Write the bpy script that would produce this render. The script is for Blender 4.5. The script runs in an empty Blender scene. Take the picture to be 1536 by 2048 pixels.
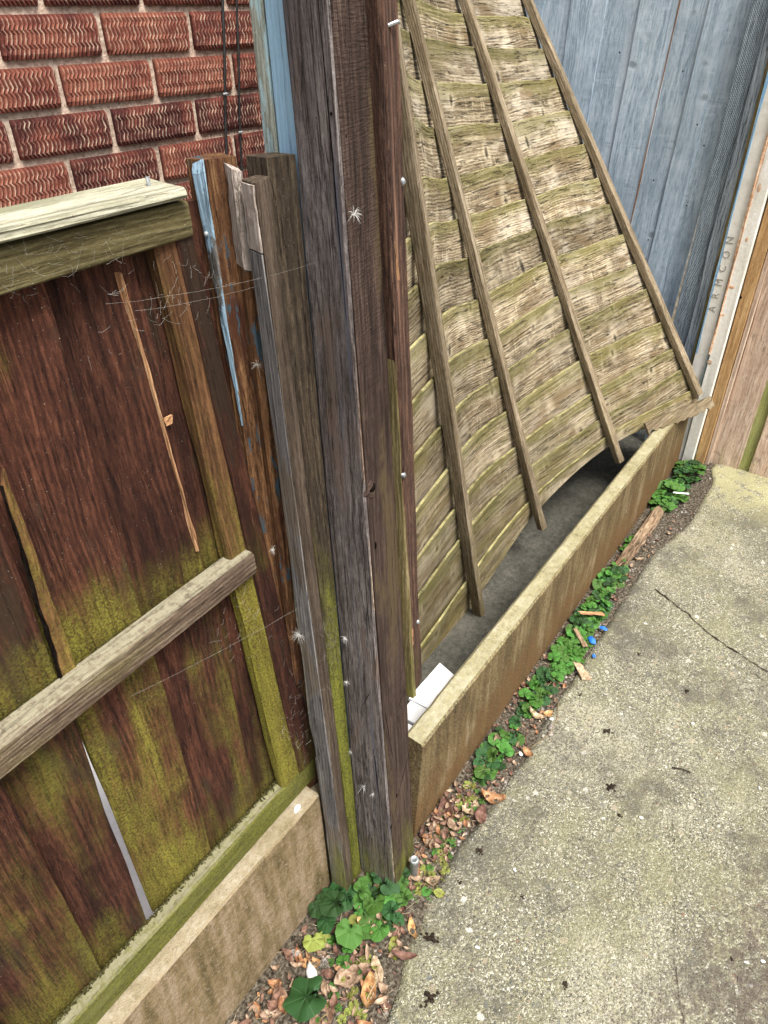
import bpy, bmesh, math, random
import numpy as np
from mathutils import Vector, Matrix, noise as mnoise
random.seed(7)
V = Vector
scene = bpy.context.scene
COL = scene.collection

# ------------------------------------------------------------------ camera, sky, sun, exposure
AZ, PITCH, ROLL, CAMH = math.radians(36.15), math.radians(35.0), math.radians(1.4), 1.5
hd = V((math.cos(AZ), math.sin(AZ), 0)); rt = V((math.sin(AZ), -math.cos(AZ), 0)); zz = V((0, 0, 1))
fw = hd*math.cos(PITCH) - zz*math.sin(PITCH); up = hd*math.sin(PITCH) + zz*math.cos(PITCH)
cr = rt*math.cos(ROLL) - up*math.sin(ROLL); cu = rt*math.sin(ROLL) + up*math.cos(ROLL)
cam_d = bpy.data.cameras.new('camera'); cam = bpy.data.objects.new('camera', cam_d); COL.objects.link(cam)
m = Matrix.Identity(4)
for i, v in enumerate((cr, cu, -fw)):
    for j in range(3): m[j][i] = v[j]
m[0][3], m[1][3], m[2][3] = -.738, -.481, CAMH
cam.matrix_world = m
cam_d.sensor_fit = 'HORIZONTAL'; cam_d.sensor_width = 36; cam_d.lens = 36*1420/1536
cam_d.clip_start = .02; cam_d.clip_end = 500
scene.camera = cam

SUN_EL, SUN_AZ = math.radians(62), math.radians(-105)      # direction towards the sun, from +X counter-clockwise
w = bpy.data.worlds.new('World'); scene.world = w; w.use_nodes = True
nt = w.node_tree; nt.nodes.clear()
sky = nt.nodes.new('ShaderNodeTexSky'); sky.sky_type = 'NISHITA'; sky.sun_disc = False
sky.sun_elevation = SUN_EL; sky.sun_rotation = math.radians(90) - SUN_AZ; sky.dust_density = 3.0; sky.air_density = 1.0
hs = nt.nodes.new('ShaderNodeHueSaturation'); hs.inputs['Saturation'].default_value = .22
bg = nt.nodes.new('ShaderNodeBackground'); bg.inputs['Strength'].default_value = .13
wo = nt.nodes.new('ShaderNodeOutputWorld')
nt.links.new(sky.outputs[0], hs.inputs['Color']); nt.links.new(hs.outputs[0], bg.inputs[0]); nt.links.new(bg.outputs[0], wo.inputs[0])
sl = bpy.data.lights.new('sun', 'SUN'); sl.energy = 2.9; sl.angle = math.radians(20); sl.color = (1, .955, .88)
so = bpy.data.objects.new('sun', sl); COL.objects.link(so)
sd = V((math.cos(SUN_EL)*math.cos(SUN_AZ), math.cos(SUN_EL)*math.sin(SUN_AZ), math.sin(SUN_EL)))
so.rotation_euler = sd.to_track_quat('Z', 'Y').to_euler()
scene.view_settings.view_transform = 'Standard'; scene.view_settings.look = 'None'
scene.view_settings.exposure = 1.0; scene.view_settings.gamma = 1
scene.render.engine = 'CYCLES'

# ------------------------------------------------------------------ node helpers
class NT:
    def __init__(s, name):
        s.m = bpy.data.materials.new(name); s.m.use_nodes = True
        s.t = s.m.node_tree; s.t.nodes.clear()
        s.out = s.t.nodes.new('ShaderNodeOutputMaterial'); s.b = s.t.nodes.new('ShaderNodeBsdfPrincipled')
        s.t.links.new(s.b.outputs[0], s.out.inputs[0])
    def n(s, t): return s.t.nodes.new(t)
    def set(s, inp, v):
        if isinstance(v, bpy.types.NodeSocket): s.t.links.new(v, inp)
        else:
            if hasattr(inp.default_value, '__len__') and len(inp.default_value) == 4 and hasattr(v, '__len__') and len(v) == 3: v = (*v, 1)
            inp.default_value = v
    def coord(s, k='Object'): return s.n('ShaderNodeTexCoord').outputs[k]
    def pos(s): return s.n('ShaderNodeNewGeometry').outputs['Position']
    def nrm(s): return s.n('ShaderNodeNewGeometry').outputs['Normal']
    def rnd(s): return s.n('ShaderNodeObjectInfo').outputs['Random']
    def attr(s, name):
        a = s.n('ShaderNodeAttribute'); a.attribute_name = name; return a.outputs['Fac']
    def math(s, op, a, b=0.0, c=None, clamp=False):
        n = s.n('ShaderNodeMath'); n.operation = op; n.use_clamp = clamp
        s.set(n.inputs[0], a); s.set(n.inputs[1], b)
        if c is not None: s.set(n.inputs[2], c)
        return n.outputs[0]
    def vm(s, op, a, b):
        n = s.n('ShaderNodeVectorMath'); n.operation = op; s.set(n.inputs[0], a); s.set(n.inputs[1], b); return n.outputs[0]
    def sep(s, v):
        n = s.n('ShaderNodeSeparateXYZ'); s.set(n.inputs[0], v); return n.outputs
    def comb(s, x, y, z):
        n = s.n('ShaderNodeCombineXYZ'); s.set(n.inputs[0], x); s.set(n.inputs[1], y); s.set(n.inputs[2], z); return n.outputs[0]
    def noise(s, v, scale=5, detail=4, rough=.55, dist=0.0):
        n = s.n('ShaderNodeTexNoise'); s.set(n.inputs['Vector'], v); n.inputs['Scale'].default_value = scale
        n.inputs['Detail'].default_value = detail; n.inputs['Roughness'].default_value = rough; n.inputs['Distortion'].default_value = dist
        return n.outputs['Fac']
    def voro(s, v, scale=5, feature='F1', out='Distance', rand=1.0):
        n = s.n('ShaderNodeTexVoronoi'); n.feature = feature; s.set(n.inputs['Vector'], v); n.inputs['Scale'].default_value = scale
        n.inputs['Randomness'].default_value = rand
        return n.outputs[out]
    def ss(s, x, a, b, lo=0.0, hi=1.0):
        n = s.n('ShaderNodeMapRange'); n.interpolation_type = 'SMOOTHSTEP'; s.set(n.inputs[0], x)
        for i, v in enumerate((a, b, lo, hi)): s.set(n.inputs[1+i], v)
        return n.outputs[0]
    def ramp(s, f, stops, interp='LINEAR'):
        n = s.n('ShaderNodeValToRGB'); s.set(n.inputs[0], f); e = n.color_ramp; e.interpolation = interp
        while len(e.elements) < len(stops): e.elements.new(.5)
        for el, (p, c) in zip(e.elements, stops): el.position = p; el.color = (*c, 1)
        return n.outputs[0]
    def mix(s, f, a, b, mode='MIX'):
        n = s.n('ShaderNodeMix'); n.data_type = 'RGBA'; n.blend_type = mode
        s.set(n.inputs[0], f); s.set(n.inputs[6], a); s.set(n.inputs[7], b); return n.outputs[2]
    def bump(s, h, dist=.002, strength=1.0, normal=None):
        n = s.n('ShaderNodeBump'); n.inputs['Distance'].default_value = dist; n.inputs['Strength'].default_value = strength
        s.set(n.inputs['Height'], h)
        if normal is not None: s.set(n.inputs['Normal'], normal)
        return n.outputs[0]
    def fin(s, col, rough=.85, normal=None, spec=.25, metal=0.0):
        s.set(s.b.inputs['Base Color'], col); s.set(s.b.inputs['Roughness'], rough); s.b.inputs['Specular IOR Level'].default_value = spec
        s.b.inputs['Metallic'].default_value = metal
        if normal is not None: s.set(s.b.inputs['Normal'], normal)
        return s.m

def wood(name, dark, mid, light, moss=0.0, mz=(0, 1), moss_col=((.07, .085, .008), (.22, .23, .03)), paint=None, cover=.5,
         specks=.3, saw=0.0, knots=0.0, gs=1.0, edge_moss_lit_rim=0.0, bstr=.9, streak=None, blot=None, var=.18, hatch=False, contrast=1.0, checks=.5, mstreak=.45, mden=.88, top=None, rings=.35, mz2=None, gc=False):
    N = NT(name)
    r = N.rnd()
    off = N.comb(N.math('MULTIPLY', r, 13.7), N.math('MULTIPLY', r, 7.1), N.math('MULTIPLY', r, 31.3))
    if gc:
        an = N.n('ShaderNodeAttribute'); an.attribute_name = 'gc'; base = an.outputs['Vector']
    else: base = N.coord()
    p = N.vm('ADD', base, off)
    pg = N.vm('MULTIPLY', p, (1, 1, .05))           # stretched along the grain
    warp = N.noise(N.vm('MULTIPLY', p, (1, 1, .35)), 9, 2)
    pw = N.vm('ADD', pg, N.vm('MULTIPLY', N.comb(warp, warp, 0), ((.022, .022, 0) if gc else (.05, .05, 0))))
    g1 = N.noise(pw, 120*gs, 6, .68)
    g2 = N.noise(N.vm('MULTIPLY', p, (1, 1, .16)), 420*gs, 3, .65)
    gi = N.noise(p, 380, 4, .7)
    g3 = N.noise(pg, 26*gs, 3, .5)
    x_, y_, z_ = N.sep(N.vm('ADD', base, N.vm('MULTIPLY', N.comb(warp, N.noise(N.vm('MULTIPLY', p, (1, 1, .3)), 5, 2), 0), ((.016, .016, 0) if gc else (.035, .035, 0)))))
    rx = N.math('ADD', x_, N.math('MULTIPLY', N.math('SUBTRACT', r, .5), .10)); ry = N.math('ADD', y_, N.math('ADD', .035, N.math('MULTIPLY', z_, .012)))
    rad = N.math('SQRT', N.math('ADD', N.math('MULTIPLY', rx, rx), N.math('MULTIPLY', ry, ry)))
    ringn = N.math('SINE', N.math('ADD', N.math('MULTIPLY', rad, 1150), N.math('MULTIPLY', g3, 5)))
    ringf = N.ss(ringn, -.9, .95)
    g = N.math('ADD', N.math('ADD', N.math('MULTIPLY', g1, .40), N.math('MULTIPLY', g2, .30)), N.math('ADD', N.math('MULTIPLY', g3, .15), N.math('MULTIPLY', gi, .15)))
    g = N.math('ADD', g, N.math('MULTIPLY', N.math('SUBTRACT', ringf, .5), .16*rings))
    c = contrast
    col = N.ramp(g, [(max(0, .5-.11*c), dark), (.5, mid), (min(1, .5+.11*c), light)])
    h = N.math('ADD', N.math('MULTIPLY', g1, .45), N.math('ADD', N.math('MULTIPLY', g2, .35), N.math('MULTIPLY', gi, .25)))
    h = N.math('ADD', h, N.math('MULTIPLY', ringf, .35*rings))
    ck = N.noise(N.vm('MULTIPLY', p, (1, 1, .035)), 75, 4, .6)
    ckf = N.ss(N.math('ABSOLUTE', N.math('SUBTRACT', ck, .5)), .002, .010, checks, 0)
    h = N.math('SUBTRACT', h, N.math('MULTIPLY', ckf, 1.0)); col = N.mix(N.math('MULTIPLY', ckf, .75), col, tuple(x*.4 for x in dark))
    # broad weathering
    big = N.noise(p, 6, 5, .6)
    col = N.mix(N.ss(big, .38, .66, 0, .45), col, dark)
    if knots > .9:
        bl = N.noise(N.vm('ADD', N.vm('MULTIPLY', p, (1, 1, .6)), (7, 7, 7)), 7.5, 4, .6)
        col = N.mix(N.math('MULTIPLY', N.ss(bl, .50, .64, 0, .62), N.ss(N.sep(N.pos())[2], .45, 1.2, .35, 1)), col, (.58, .51, .40))
    if blot:
        bn = N.noise(N.vm('MULTIPLY', p, (1, 1, .3)), 14, 5, .65)
        col = N.mix(N.ss(bn, .53, .63, 0, .8), col, blot)
    if streak:
        sn = N.noise(N.vm('MULTIPLY', p, (1, 1, .03)), 60, 3, .5)
        col = N.mix(N.ss(sn, .58, .70, 0, .75), col, streak)
    if knots:
        kv = N.vm('ADD', N.vm('MULTIPLY', p, ((6.5, 7.5, 13) if gc else (7.5, 7.5, 11))), N.vm('MULTIPLY', N.comb(warp, g3, warp), (.5, .5, .5)))
        kd = N.voro(kv, 1.0)
        kc = N.ss(kd, .04, .17, 1, 0)
        kr = N.ss(kd, .10, .42, 1, 0)
        kmask = N.ss(N.noise(p, 4.3, 1), *((.34, .42) if gc else (.42, .50)))
        cgm = N.noise(N.vm('MULTIPLY', p, (.16, 1, 1)), 95, 4, .65)
        cgz = N.ss(N.noise(p, 11, 3), .48, .62)
        col = N.mix(N.math('MULTIPLY', N.math('MULTIPLY', N.ss(cgm, .56, .66), cgz), .6*knots), col, tuple(x*.7 for x in dark))
        col = N.mix(N.math('MULTIPLY', N.math('MULTIPLY', N.ss(cgm, .44, .36), cgz), .6*knots), col, light)
        kc = N.math('MULTIPLY', kc, kmask); kr = N.math('MULTIPLY', kr, kmask)
        col = N.mix(N.math('MULTIPLY', kr, .55*knots), col, light)
        col = N.mix(N.math('MULTIPLY', kc, .9*knots), col, tuple(x*.35 for x in dark))
        h = N.math('SUBTRACT', h, N.math('MULTIPLY', kc, .8)); h = N.math('ADD', h, N.math('MULTIPLY', kr, .9 if gc else 0.0))
    if saw:
        sx = N.noise(N.vm('MULTIPLY', p, (.12, .12, 1)), 420, 2, .5)
        h = N.math('ADD', h, N.math('MULTIPLY', sx, saw))
        col = N.mix(N.ss(sx, .42, .62, .28*saw, 0), col, dark)
    if hatch:
        x, y, z = N.sep(p)
        a = N.math('SINE', N.math('MULTIPLY', N.math('ADD', N.math('ADD', x, y), N.math('MULTIPLY', z, .75)), 900))
        b = N.math('SINE', N.math('MULTIPLY', N.math('SUBTRACT', N.math('ADD', x, y), N.math('MULTIPLY', z, .75)), 900))
        hh = N.math('MAXIMUM', a, b)
        h = N.math('ADD', h, N.math('MULTIPLY', hh, .5)); col = N.mix(N.ss(hh, -.2, .7, .6, 0), col, tuple(x*.4 for x in dark))
    if paint is not None:
        pn = N.noise(N.vm('MULTIPLY', p, (1, 1, .25)), 45, 6, .68)
        f = N.ss(pn, .5-(cover-.5)*.5-.05, .5-(cover-.5)*.5+.04, 1, 0)
        f = N.math('SUBTRACT', 1, f) if False else N.ss(pn, .62-cover*.3, .70-cover*.3)
        f = N.ss(pn, .72-cover*.45, .77-cover*.45)
        pc = N.mix(N.ss(g, .4, .6, .0, .35), paint, tuple(min(1, x*1.45) for x in paint))
        col = N.mix(f, col, pc)
    if moss:
        wz = N.sep(N.pos())[2]
        mn = N.math('ADD', N.math('MULTIPLY', N.noise(N.vm('MULTIPLY', p, (1, 1, .12)), 22, 5, .6), .65), N.math('MULTIPLY', N.noise(p, 9, 4, .6), .35))
        mf = N.noise(p, 300, 4, .75)
        grad = N.ss(wz, mz[0], mz[1], .26*moss, -.26)
        if mz2:
            grad = N.math('MAXIMUM', grad, N.math('MULTIPLY', N.ss(wz, mz2[0], mz2[1], .24*moss, -.26), N.ss(wz, mz2[0]-.05, mz2[0]-.02)))
            grad = N.math('ADD', grad, N.math('MULTIPLY', N.math('SUBTRACT', N.noise(N.vm('MULTIPLY', p, (1, 1, .1)), 16, 2), .5), .35)); grad = N.math('ADD', grad, N.math('MULTIPLY', N.math('SUBTRACT', r, .5), .22))
        f = N.ss(N.math('ADD', mn, grad), .46, .78)
        f = N.math('MULTIPLY', f, N.ss(mf, .30, .60, .4, 1))
        mc = N.mix(N.ss(N.math('ADD', N.math('MULTIPLY', mf, .5), N.math('MULTIPLY', mn, .5)), .42, .6), moss_col[0], moss_col[1])
        col = N.mix(N.math('MULTIPLY', f, mden), col, mc)
        h = N.math('ADD', h, N.math('MULTIPLY', N.math('MULTIPLY', f, mf), .6))
    if edge_moss_lit_rim:
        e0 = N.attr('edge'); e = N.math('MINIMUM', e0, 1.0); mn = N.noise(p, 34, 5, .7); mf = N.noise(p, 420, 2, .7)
        f = N.math('MULTIPLY', N.ss(N.math('ADD', N.math('MULTIPLY', e, .50), N.math('ADD', N.math('MULTIPLY', mn, .45), N.math('MULTIPLY', N.noise(p, 5.5, 3, .6), .75))), .66, 1.05), N.ss(mf, .34, .56, .15, 1))
        col = N.mix(N.math('MULTIPLY', f, edge_moss_lit_rim), col, N.mix(mf, (.09, .085, .02), (.30, .275, .085)))
        h = N.math('ADD', h, N.math('MULTIPLY', N.math('MULTIPLY', f, mf), .5))
        col = N.mix(N.math('MULTIPLY', N.ss(e0, 1.15, 1.6), N.ss(mn, .42, .58, .1, .9)), col, (.44, .40, .19))  # lit top edge of each slat painted as a pale yellow rim
    if specks:
        v = N.noise(p, 520, 1, .5)
        col = N.mix(N.ss(v, .735, .80, 0, specks), col, (.55, .52, .42))
        v2 = N.noise(N.vm('ADD', p, (3, 1, 2)), 300, 2, .5)
        col = N.mix(N.ss(v2, .70, .76, 0, specks), col, (.012, .01, .008))
    if top:
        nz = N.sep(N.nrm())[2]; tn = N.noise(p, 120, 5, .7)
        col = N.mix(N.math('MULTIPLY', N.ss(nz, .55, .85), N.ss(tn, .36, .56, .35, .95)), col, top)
    hv = N.n('ShaderNodeHueSaturation'); N.set(hv.inputs['Value'], N.math('ADD', 1-var, N.math('MULTIPLY', r, 2*var))); N.set(hv.inputs['Color'], col)
    return N.fin(hv.outputs[0], .88, N.bump(h, .0022, bstr), .2)

M = {}
M['stain'] = wood('red_brown_stained_timber', (.013, .0045, .003), (.050, .0172, .0098), (.125, .048, .026), moss=.78, mz=(.34, .70), mz2=(.89, 1.08), specks=.35, blot=(.034, .021, .012), bstr=1.1, moss_col=((.09, .08, .012), (.21, .195, .03)), var=.36, mden=.8, contrast=1.15)
M['stain_up'] = wood('stained_timber_with_algae_strip', (.05, .022, .01), (.11, .052, .022), (.21, .10, .045), moss=1.3, mz=(.2, 1.9), specks=.35, moss_col=((.10, .095, .012), (.31, .29, .04)), mden=.85)
M['rail'] = wood('weathered_olive_rail', (.055, .042, .016), (.14, .115, .05), (.25, .22, .12), moss=.7, mz=(.2, 2.2), specks=.5, moss_col=((.08, .08, .015), (.20, .20, .04)), mden=.6)
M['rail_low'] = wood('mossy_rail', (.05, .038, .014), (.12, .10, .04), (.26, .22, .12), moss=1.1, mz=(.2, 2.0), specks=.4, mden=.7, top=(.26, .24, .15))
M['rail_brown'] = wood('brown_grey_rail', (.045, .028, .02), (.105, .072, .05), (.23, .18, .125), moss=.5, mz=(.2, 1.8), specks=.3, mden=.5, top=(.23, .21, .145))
M['cap'] = wood('pale_bleached_cap', (.20, .19, .13), (.44, .42, .31), (.66, .64, .53), moss=.6, mz=(.2, 2.4), specks=.6, contrast=1.3, blot=(.22, .215, .14), mden=.5)
M['raw'] = wood('raw_pale_orange_timber', (.24, .11, .05), (.42, .23, .115), (.58, .37, .21), specks=.1)
M['post'] = wood('grey_brown_stained_post', (.055, .044, .040), (.175, .148, .142), (.33, .29, .275), moss=.6, mz=(-.25, .65), specks=.5, streak=(.125, .13, .165), blot=(.17, .12, .095), bstr=1.5, contrast=.85, checks=.5, var=.03, rings=.15)
M['post_front'] = wood('dark_brown_post', (.022, .013, .010), (.065, .040, .031), (.13, .088, .068), moss=.9, mz=(-.2, .55), specks=.3, saw=.5, bstr=1.3, var=.03, blot=(.10, .07, .035), rings=.3)
M['batten_red'] = wood('worn_red_brown_batten', (.026, .014, .011), (.078, .042, .030), (.24, .13, .08), moss=.35, mz=(.3, .9), streak=(.36, .20, .13), specks=.3, bstr=1.3, contrast=1.3, var=.05)
M['s2'] = wood('brown_batten', (.034, .023, .016), (.095, .068, .048), (.20, .155, .115), moss=.9, mz=(-.1, .55), specks=.35, bstr=1.4, var=.05, contrast=1.2)
M['s2face'] = wood('blue_grey_batten_face', (.09, .085, .085), (.21, .20, .20), (.36, .34, .32), moss=.9, mz=(-.1, .5), specks=.35, bstr=1.3, var=.05, blot=(.19, .15, .11), contrast=1.3)
M['bleached'] = wood('bleached_pinkish_timber', (.22, .16, .12), (.46, .39, .34), (.72, .67, .62), specks=.3, bstr=1.2, blot=(.14, .09, .065), contrast=1.4, var=.05)
M['s3'] = wood('green_mossy_batten', (.02, .014, .010), (.052, .038, .025), (.12, .092, .06), moss=1.4, mz=(.2, 1.3), specks=.25, bstr=1.3, mden=.8, moss_col=((.09, .10, .012), (.24, .25, .03)))
M['s1'] = wood('brown_knotty_timber', (.05, .022, .01), (.16, .075, .032), (.34, .19, .09), specks=.2, paint=(.05, .08, .10), cover=.35, blot=(.06, .02, .012), bstr=1.2)
M['bluechip'] = wood('chipped_blue_paint_on_timber', (.05, .045, .04), (.16, .15, .14), (.36, .36, .34), paint=(.30, .44, .55), cover=.62, specks=.3, bstr=1.5, var=.02)
M['bluep'] = wood('sky_blue_painted_timber', (.16, .24, .30), (.30, .43, .52), (.45, .58, .66), paint=(.29, .46, .60), cover=.78, specks=.15, bstr=.8, var=.05)
M['greenp'] = wood('grey_green_washed_timber', (.16, .17, .14), (.36, .38, .32), (.58, .60, .52), specks=.2, var=.05, paint=(.33, .45, .47), cover=.45)
M['slat'] = wood('weathered_waney_slat', (.085, .062, .036), (.255, .20, .125), (.52, .44, .31), knots=1.0, edge_moss_lit_rim=.75, moss=.95, mz=(-.3, 1.25), moss_col=((.12, .10, .03), (.28, .235, .065)), specks=.3, gs=.8, bstr=1.7, var=.22, contrast=.85, blot=(.17, .12, .065), checks=.6, mden=.62, rings=.36, gc=True)
M['pbatten'] = wood('weathered_panel_batten', (.11, .08, .045), (.25, .195, .125), (.45, .375, .27), moss=.45, mz=(-.1, 1.0), moss_col=((.10, .09, .02), (.24, .20, .05)), specks=.2, bstr=1.2, mden=.7)
M['bluef'] = wood('blue_grey_washed_board', (.24, .31, .38), (.43, .535, .63), (.60, .69, .77), knots=.6, specks=.15, saw=.25, bstr=.8, var=.09, gs=.6, contrast=.75, checks=.12, rings=.2)
M['bluehatch'] = wood('cross_sawn_blue_grey_board', (.19, .24, .28), (.37, .45, .52), (.56, .64, .70), specks=.2, bstr=1.3, hatch=True)
M['bluerough'] = wood('rough_pale_blue_batten', (.20, .25, .30), (.38, .45, .52), (.68, .74, .78), specks=.1, bstr=1.5, contrast=1.5)
M['tan'] = wood('golden_brown_batten', (.30, .165, .068), (.47, .285, .125), (.62, .42, .22), saw=.3, specks=.15, moss=.5, mz=(-.2, .35), bstr=.8, gs=.7)
M['pink'] = wood('pinkish_brown_board', (.46, .31, .22), (.68, .51, .39), (.82, .69, .56), saw=.35, knots=.3, specks=.2, moss=.35, mz=(-.4, .8), bstr=1.0, moss_col=((.12, .14, .02), (.30, .34, .08)))
M['pinkgreen'] = wood('algae_streaked_board', (.20, .15, .08), (.38, .30, .18), (.50, .42, .28), saw=.3, specks=.2, moss=1.1, mz=(-.4, 2.6), bstr=.9, moss_col=((.20, .26, .05), (.38, .45, .12)), mden=.7)
M['olive_batten'] = wood('olive_stained_strip', (.10, .08, .03), (.20, .16, .07), (.34, .28, .15), specks=.3, moss=.6, mz=(.2, 1.4))

def concrete(name, base, dark, light, lichen=(.40, .37, .16), front=None, streaks=0.0, scale=1.0, lich=.6, pits=.6, bstr=1.0, low=None):
    N = NT(name); p = N.pos()
    a = N.noise(p, 9*scale, 6, .65); f = N.noise(p, 420*scale, 3, .6); c = N.noise(p, 60*scale, 5, .7)
    col = N.ramp(N.math('ADD', N.math('MULTIPLY', a, .5), N.math('MULTIPLY', c, .5)), [(.36, dark), (.5, base), (.64, light)])
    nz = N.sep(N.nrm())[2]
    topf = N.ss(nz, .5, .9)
    if front:
        st = N.noise(N.vm('MULTIPLY', p, (1.2, 1, .5)), 11, 5, .6)
        s2 = N.noise(N.vm('MULTIPLY', N.vm('ADD', p, (0, 0, 0)), (26, 1, 2.2)), 2.2, 4, .6)
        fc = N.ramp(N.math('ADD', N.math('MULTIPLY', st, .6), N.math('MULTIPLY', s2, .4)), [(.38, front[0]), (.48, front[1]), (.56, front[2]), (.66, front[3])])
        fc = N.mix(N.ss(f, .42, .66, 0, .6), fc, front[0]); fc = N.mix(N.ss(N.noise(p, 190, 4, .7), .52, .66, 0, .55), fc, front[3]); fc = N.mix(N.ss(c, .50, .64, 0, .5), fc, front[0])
        if low:
            zz2 = N.sep(p)[2]
            fc = N.mix(N.ss(N.math('ADD', zz2, N.math('MULTIPLY', N.math('SUBTRACT', st, .5), .35)), .20, .04, 0, .75), fc, low)
            dn = N.noise(N.vm('MULTIPLY', p, (1, 1, .25)), 34, 5, .7); fc = N.mix(N.ss(dn, .52, .66, 0, .5), fc, (.05, .035, .018))
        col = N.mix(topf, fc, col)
    l = N.noise(p, 230*scale, 4, .7)
    col = N.mix(N.math('MULTIPLY', N.ss(l, .46, .60, 0, lich), N.ss(nz, -.2, .8, .25, 1)), col, lichen)
    col = N.mix(N.ss(N.voro(p, 240*scale), .10, .2, pits, 0), col, tuple(x*.25 for x in dark))
    col = N.mix(N.ss(f, .62, .72, 0, .5), col, (.62, .60, .52))
    return N.fin(col, .92, N.bump(N.math('ADD', N.math('MULTIPLY', f, .5), N.math('MULTIPLY', c, 1.0)), .003, bstr), .15)
M['gb'] = concrete('lichened_concrete_board', (.29, .262, .165), (.17, .145, .08), (.44, .41, .31), front=((.040, .023, .010), (.105, .066, .030), (.18, .13, .06), (.34, .25, .18)), bstr=1.2, low=(.12, .055, .02), lichen=(.40, .365, .175))
M['gbl'] = concrete('sandy_stained_concrete', (.34, .28, .19), (.20, .16, .09), (.46, .41, .32), front=((.10, .072, .030), (.23, .165, .085), (.34, .25, .165), (.42, .33, .25)), lichen=(.30, .26, .12), bstr=1.6, lich=.3)
M['yard'] = concrete('dark_damp_concrete', (.075, .072, .060), (.035, .034, .030), (.14, .13, .11), lichen=(.12, .12, .09), lich=.3, bstr=1.0)
M['whitepost'] = concrete('off_white_painted_concrete', (.78, .75, .68), (.66, .63, .55), (.86, .84, .80), lichen=(.60, .57, .48), lich=.2, pits=.35, bstr=.5)

def path_mat():
    N = NT('weathered_aggregate_concrete'); p = N.pos()
    q = N.vm('ADD', p, N.vm('MULTIPLY', N.comb(N.noise(p, 90, 2), N.noise(N.vm('ADD', p, (5, 5, 5)), 90, 2), 0), (.010, .010, 0)))
    v = N.n('ShaderNodeTexVoronoi'); N.set(v.inputs['Vector'], q); v.inputs['Scale'].default_value = 135
    cd, cc = v.outputs['Distance'], v.outputs['Color']
    rc = N.sep(cc)
    v2 = N.n('ShaderNodeTexVoronoi'); N.set(v2.inputs['Vector'], q); v2.inputs['Scale'].default_value = 380
    rc2 = N.sep(v2.outputs['Color'])
    stone = N.ramp(rc[0], [(0, (.085, .09, .085)), (.25, (.15, .145, .12)), (.5, (.20, .185, .135)), (.75, (.28, .25, .18)), (.93, (.40, .37, .29)), (1, (.24, .13, .085))])
    sand = N.ramp(rc2[0], [(0, (.085, .082, .064)), (.4, (.162, .154, .115)), (.80, (.25, .236, .175)), (1, (.58, .565, .48))])
    big = N.noise(p, 3.2, 6, .65); med = N.noise(p, 18, 5, .7); fine = N.noise(p, 600, 2, .6)
    selA = N.ss(rc[1], .62, .66)
    inside = N.ss(cd, .30, .42, 1, 0)
    col = N.mix(N.math('MULTIPLY', selA, inside), sand, stone)
    v3 = N.n('ShaderNodeTexVoronoi'); N.set(v3.inputs['Vector'], q); v3.inputs['Scale'].default_value = 42
    r3 = N.sep(v3.outputs['Color']); s3 = N.math('MULTIPLY', N.ss(r3[2], .66, .68), N.ss(v3.outputs['Distance'], N.math('ADD', .14, N.math('MULTIPLY', r3[1], .16)), N.math('ADD', .17, N.math('MULTIPLY', r3[1], .16)), 1, 0))
    col = N.mix(N.math('MULTIPLY', s3, .9), col, N.ramp(r3[0], [(0, (.12, .13, .125)), (.35, (.20, .195, .17)), (.6, (.30, .24, .17)), (.85, (.36, .33, .26)), (1, (.66, .65, .60))]))
    # yellow-green lichen bloom between the stones
    lw = N.math('MULTIPLY', N.ss(N.noise(p, 150, 4, .7), .48, .60), N.ss(med, .36, .6, .35, 1))
    col = N.mix(N.math('MULTIPLY', lw, .50), col, (.42, .395, .22))
    col = N.mix(N.ss(N.noise(N.vm('ADD', p, (1, 4, 0)), 6, 6, .7), .45, .62, 0, .42), col, (.23, .22, .12))
    # grime
    gr = N.ss(N.math('ADD', N.math('MULTIPLY', big, .6), N.math("MULTIPLY", med, .4)), .48, .60, 0, .70)
    col = N.mix(gr, col, (.095, .088, .072))
    wv = N.ss(N.noise(N.vm('ADD', p, (3, 8, 0)), 2.1, 5, .7), .50, .62, 0, .5)
    col = N.mix(N.math('MULTIPLY', wv, N.ss(N.noise(p, 190, 3, .6), .44, .56)), col, (.46, .43, .33))
    x, y, z = N.sep(p)
    gr2 = N.ss(N.math('ADD', y, N.math('MULTIPLY', med, -.25)), -.92, -.70, .55, 0)
    col = N.mix(N.math('MULTIPLY', gr2, N.ss(med, .4, .6)), col, (.16, .12, .09))
    dx = N.ss(N.math('ADD', N.math('ADD', N.math('MULTIPLY', x, .30), y), N.math('MULTIPLY', med, -.30)), -.78, -.60, .75, 0)
    col = N.mix(N.math('MULTIPLY', dx, N.ss(N.noise(p, 55, 5, .7), .42, .56)), col, (.10, .08, .065))
    yl = N.ss(N.math('ADD', x, N.math('MULTIPLY', med, .3)), 1.75, 2.05, 0, .6)
    col = N.mix(N.math('MULTIPLY', yl, N.ss(med, .36, .5)), col, (.48, .45, .24))
    col = N.mix(N.ss(N.noise(p, 75, 3, .6), .66, .72, 0, .85), col, (.04, .033, .024))
    h = N.math('ADD', N.math('MULTIPLY', N.math('MULTIPLY', selA, inside), .5), N.math('ADD', N.math('MULTIPLY', v2.outputs['Distance'], -.5), N.math('MULTIPLY', fine, .3)))
    h = N.math('ADD', h, N.math('MULTIPLY', N.noise(p, 70, 4, .7), .9))
    return N.fin(col, .93, N.bump(h, .0035, 1.0), .15)
M['path'] = path_mat()

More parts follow.
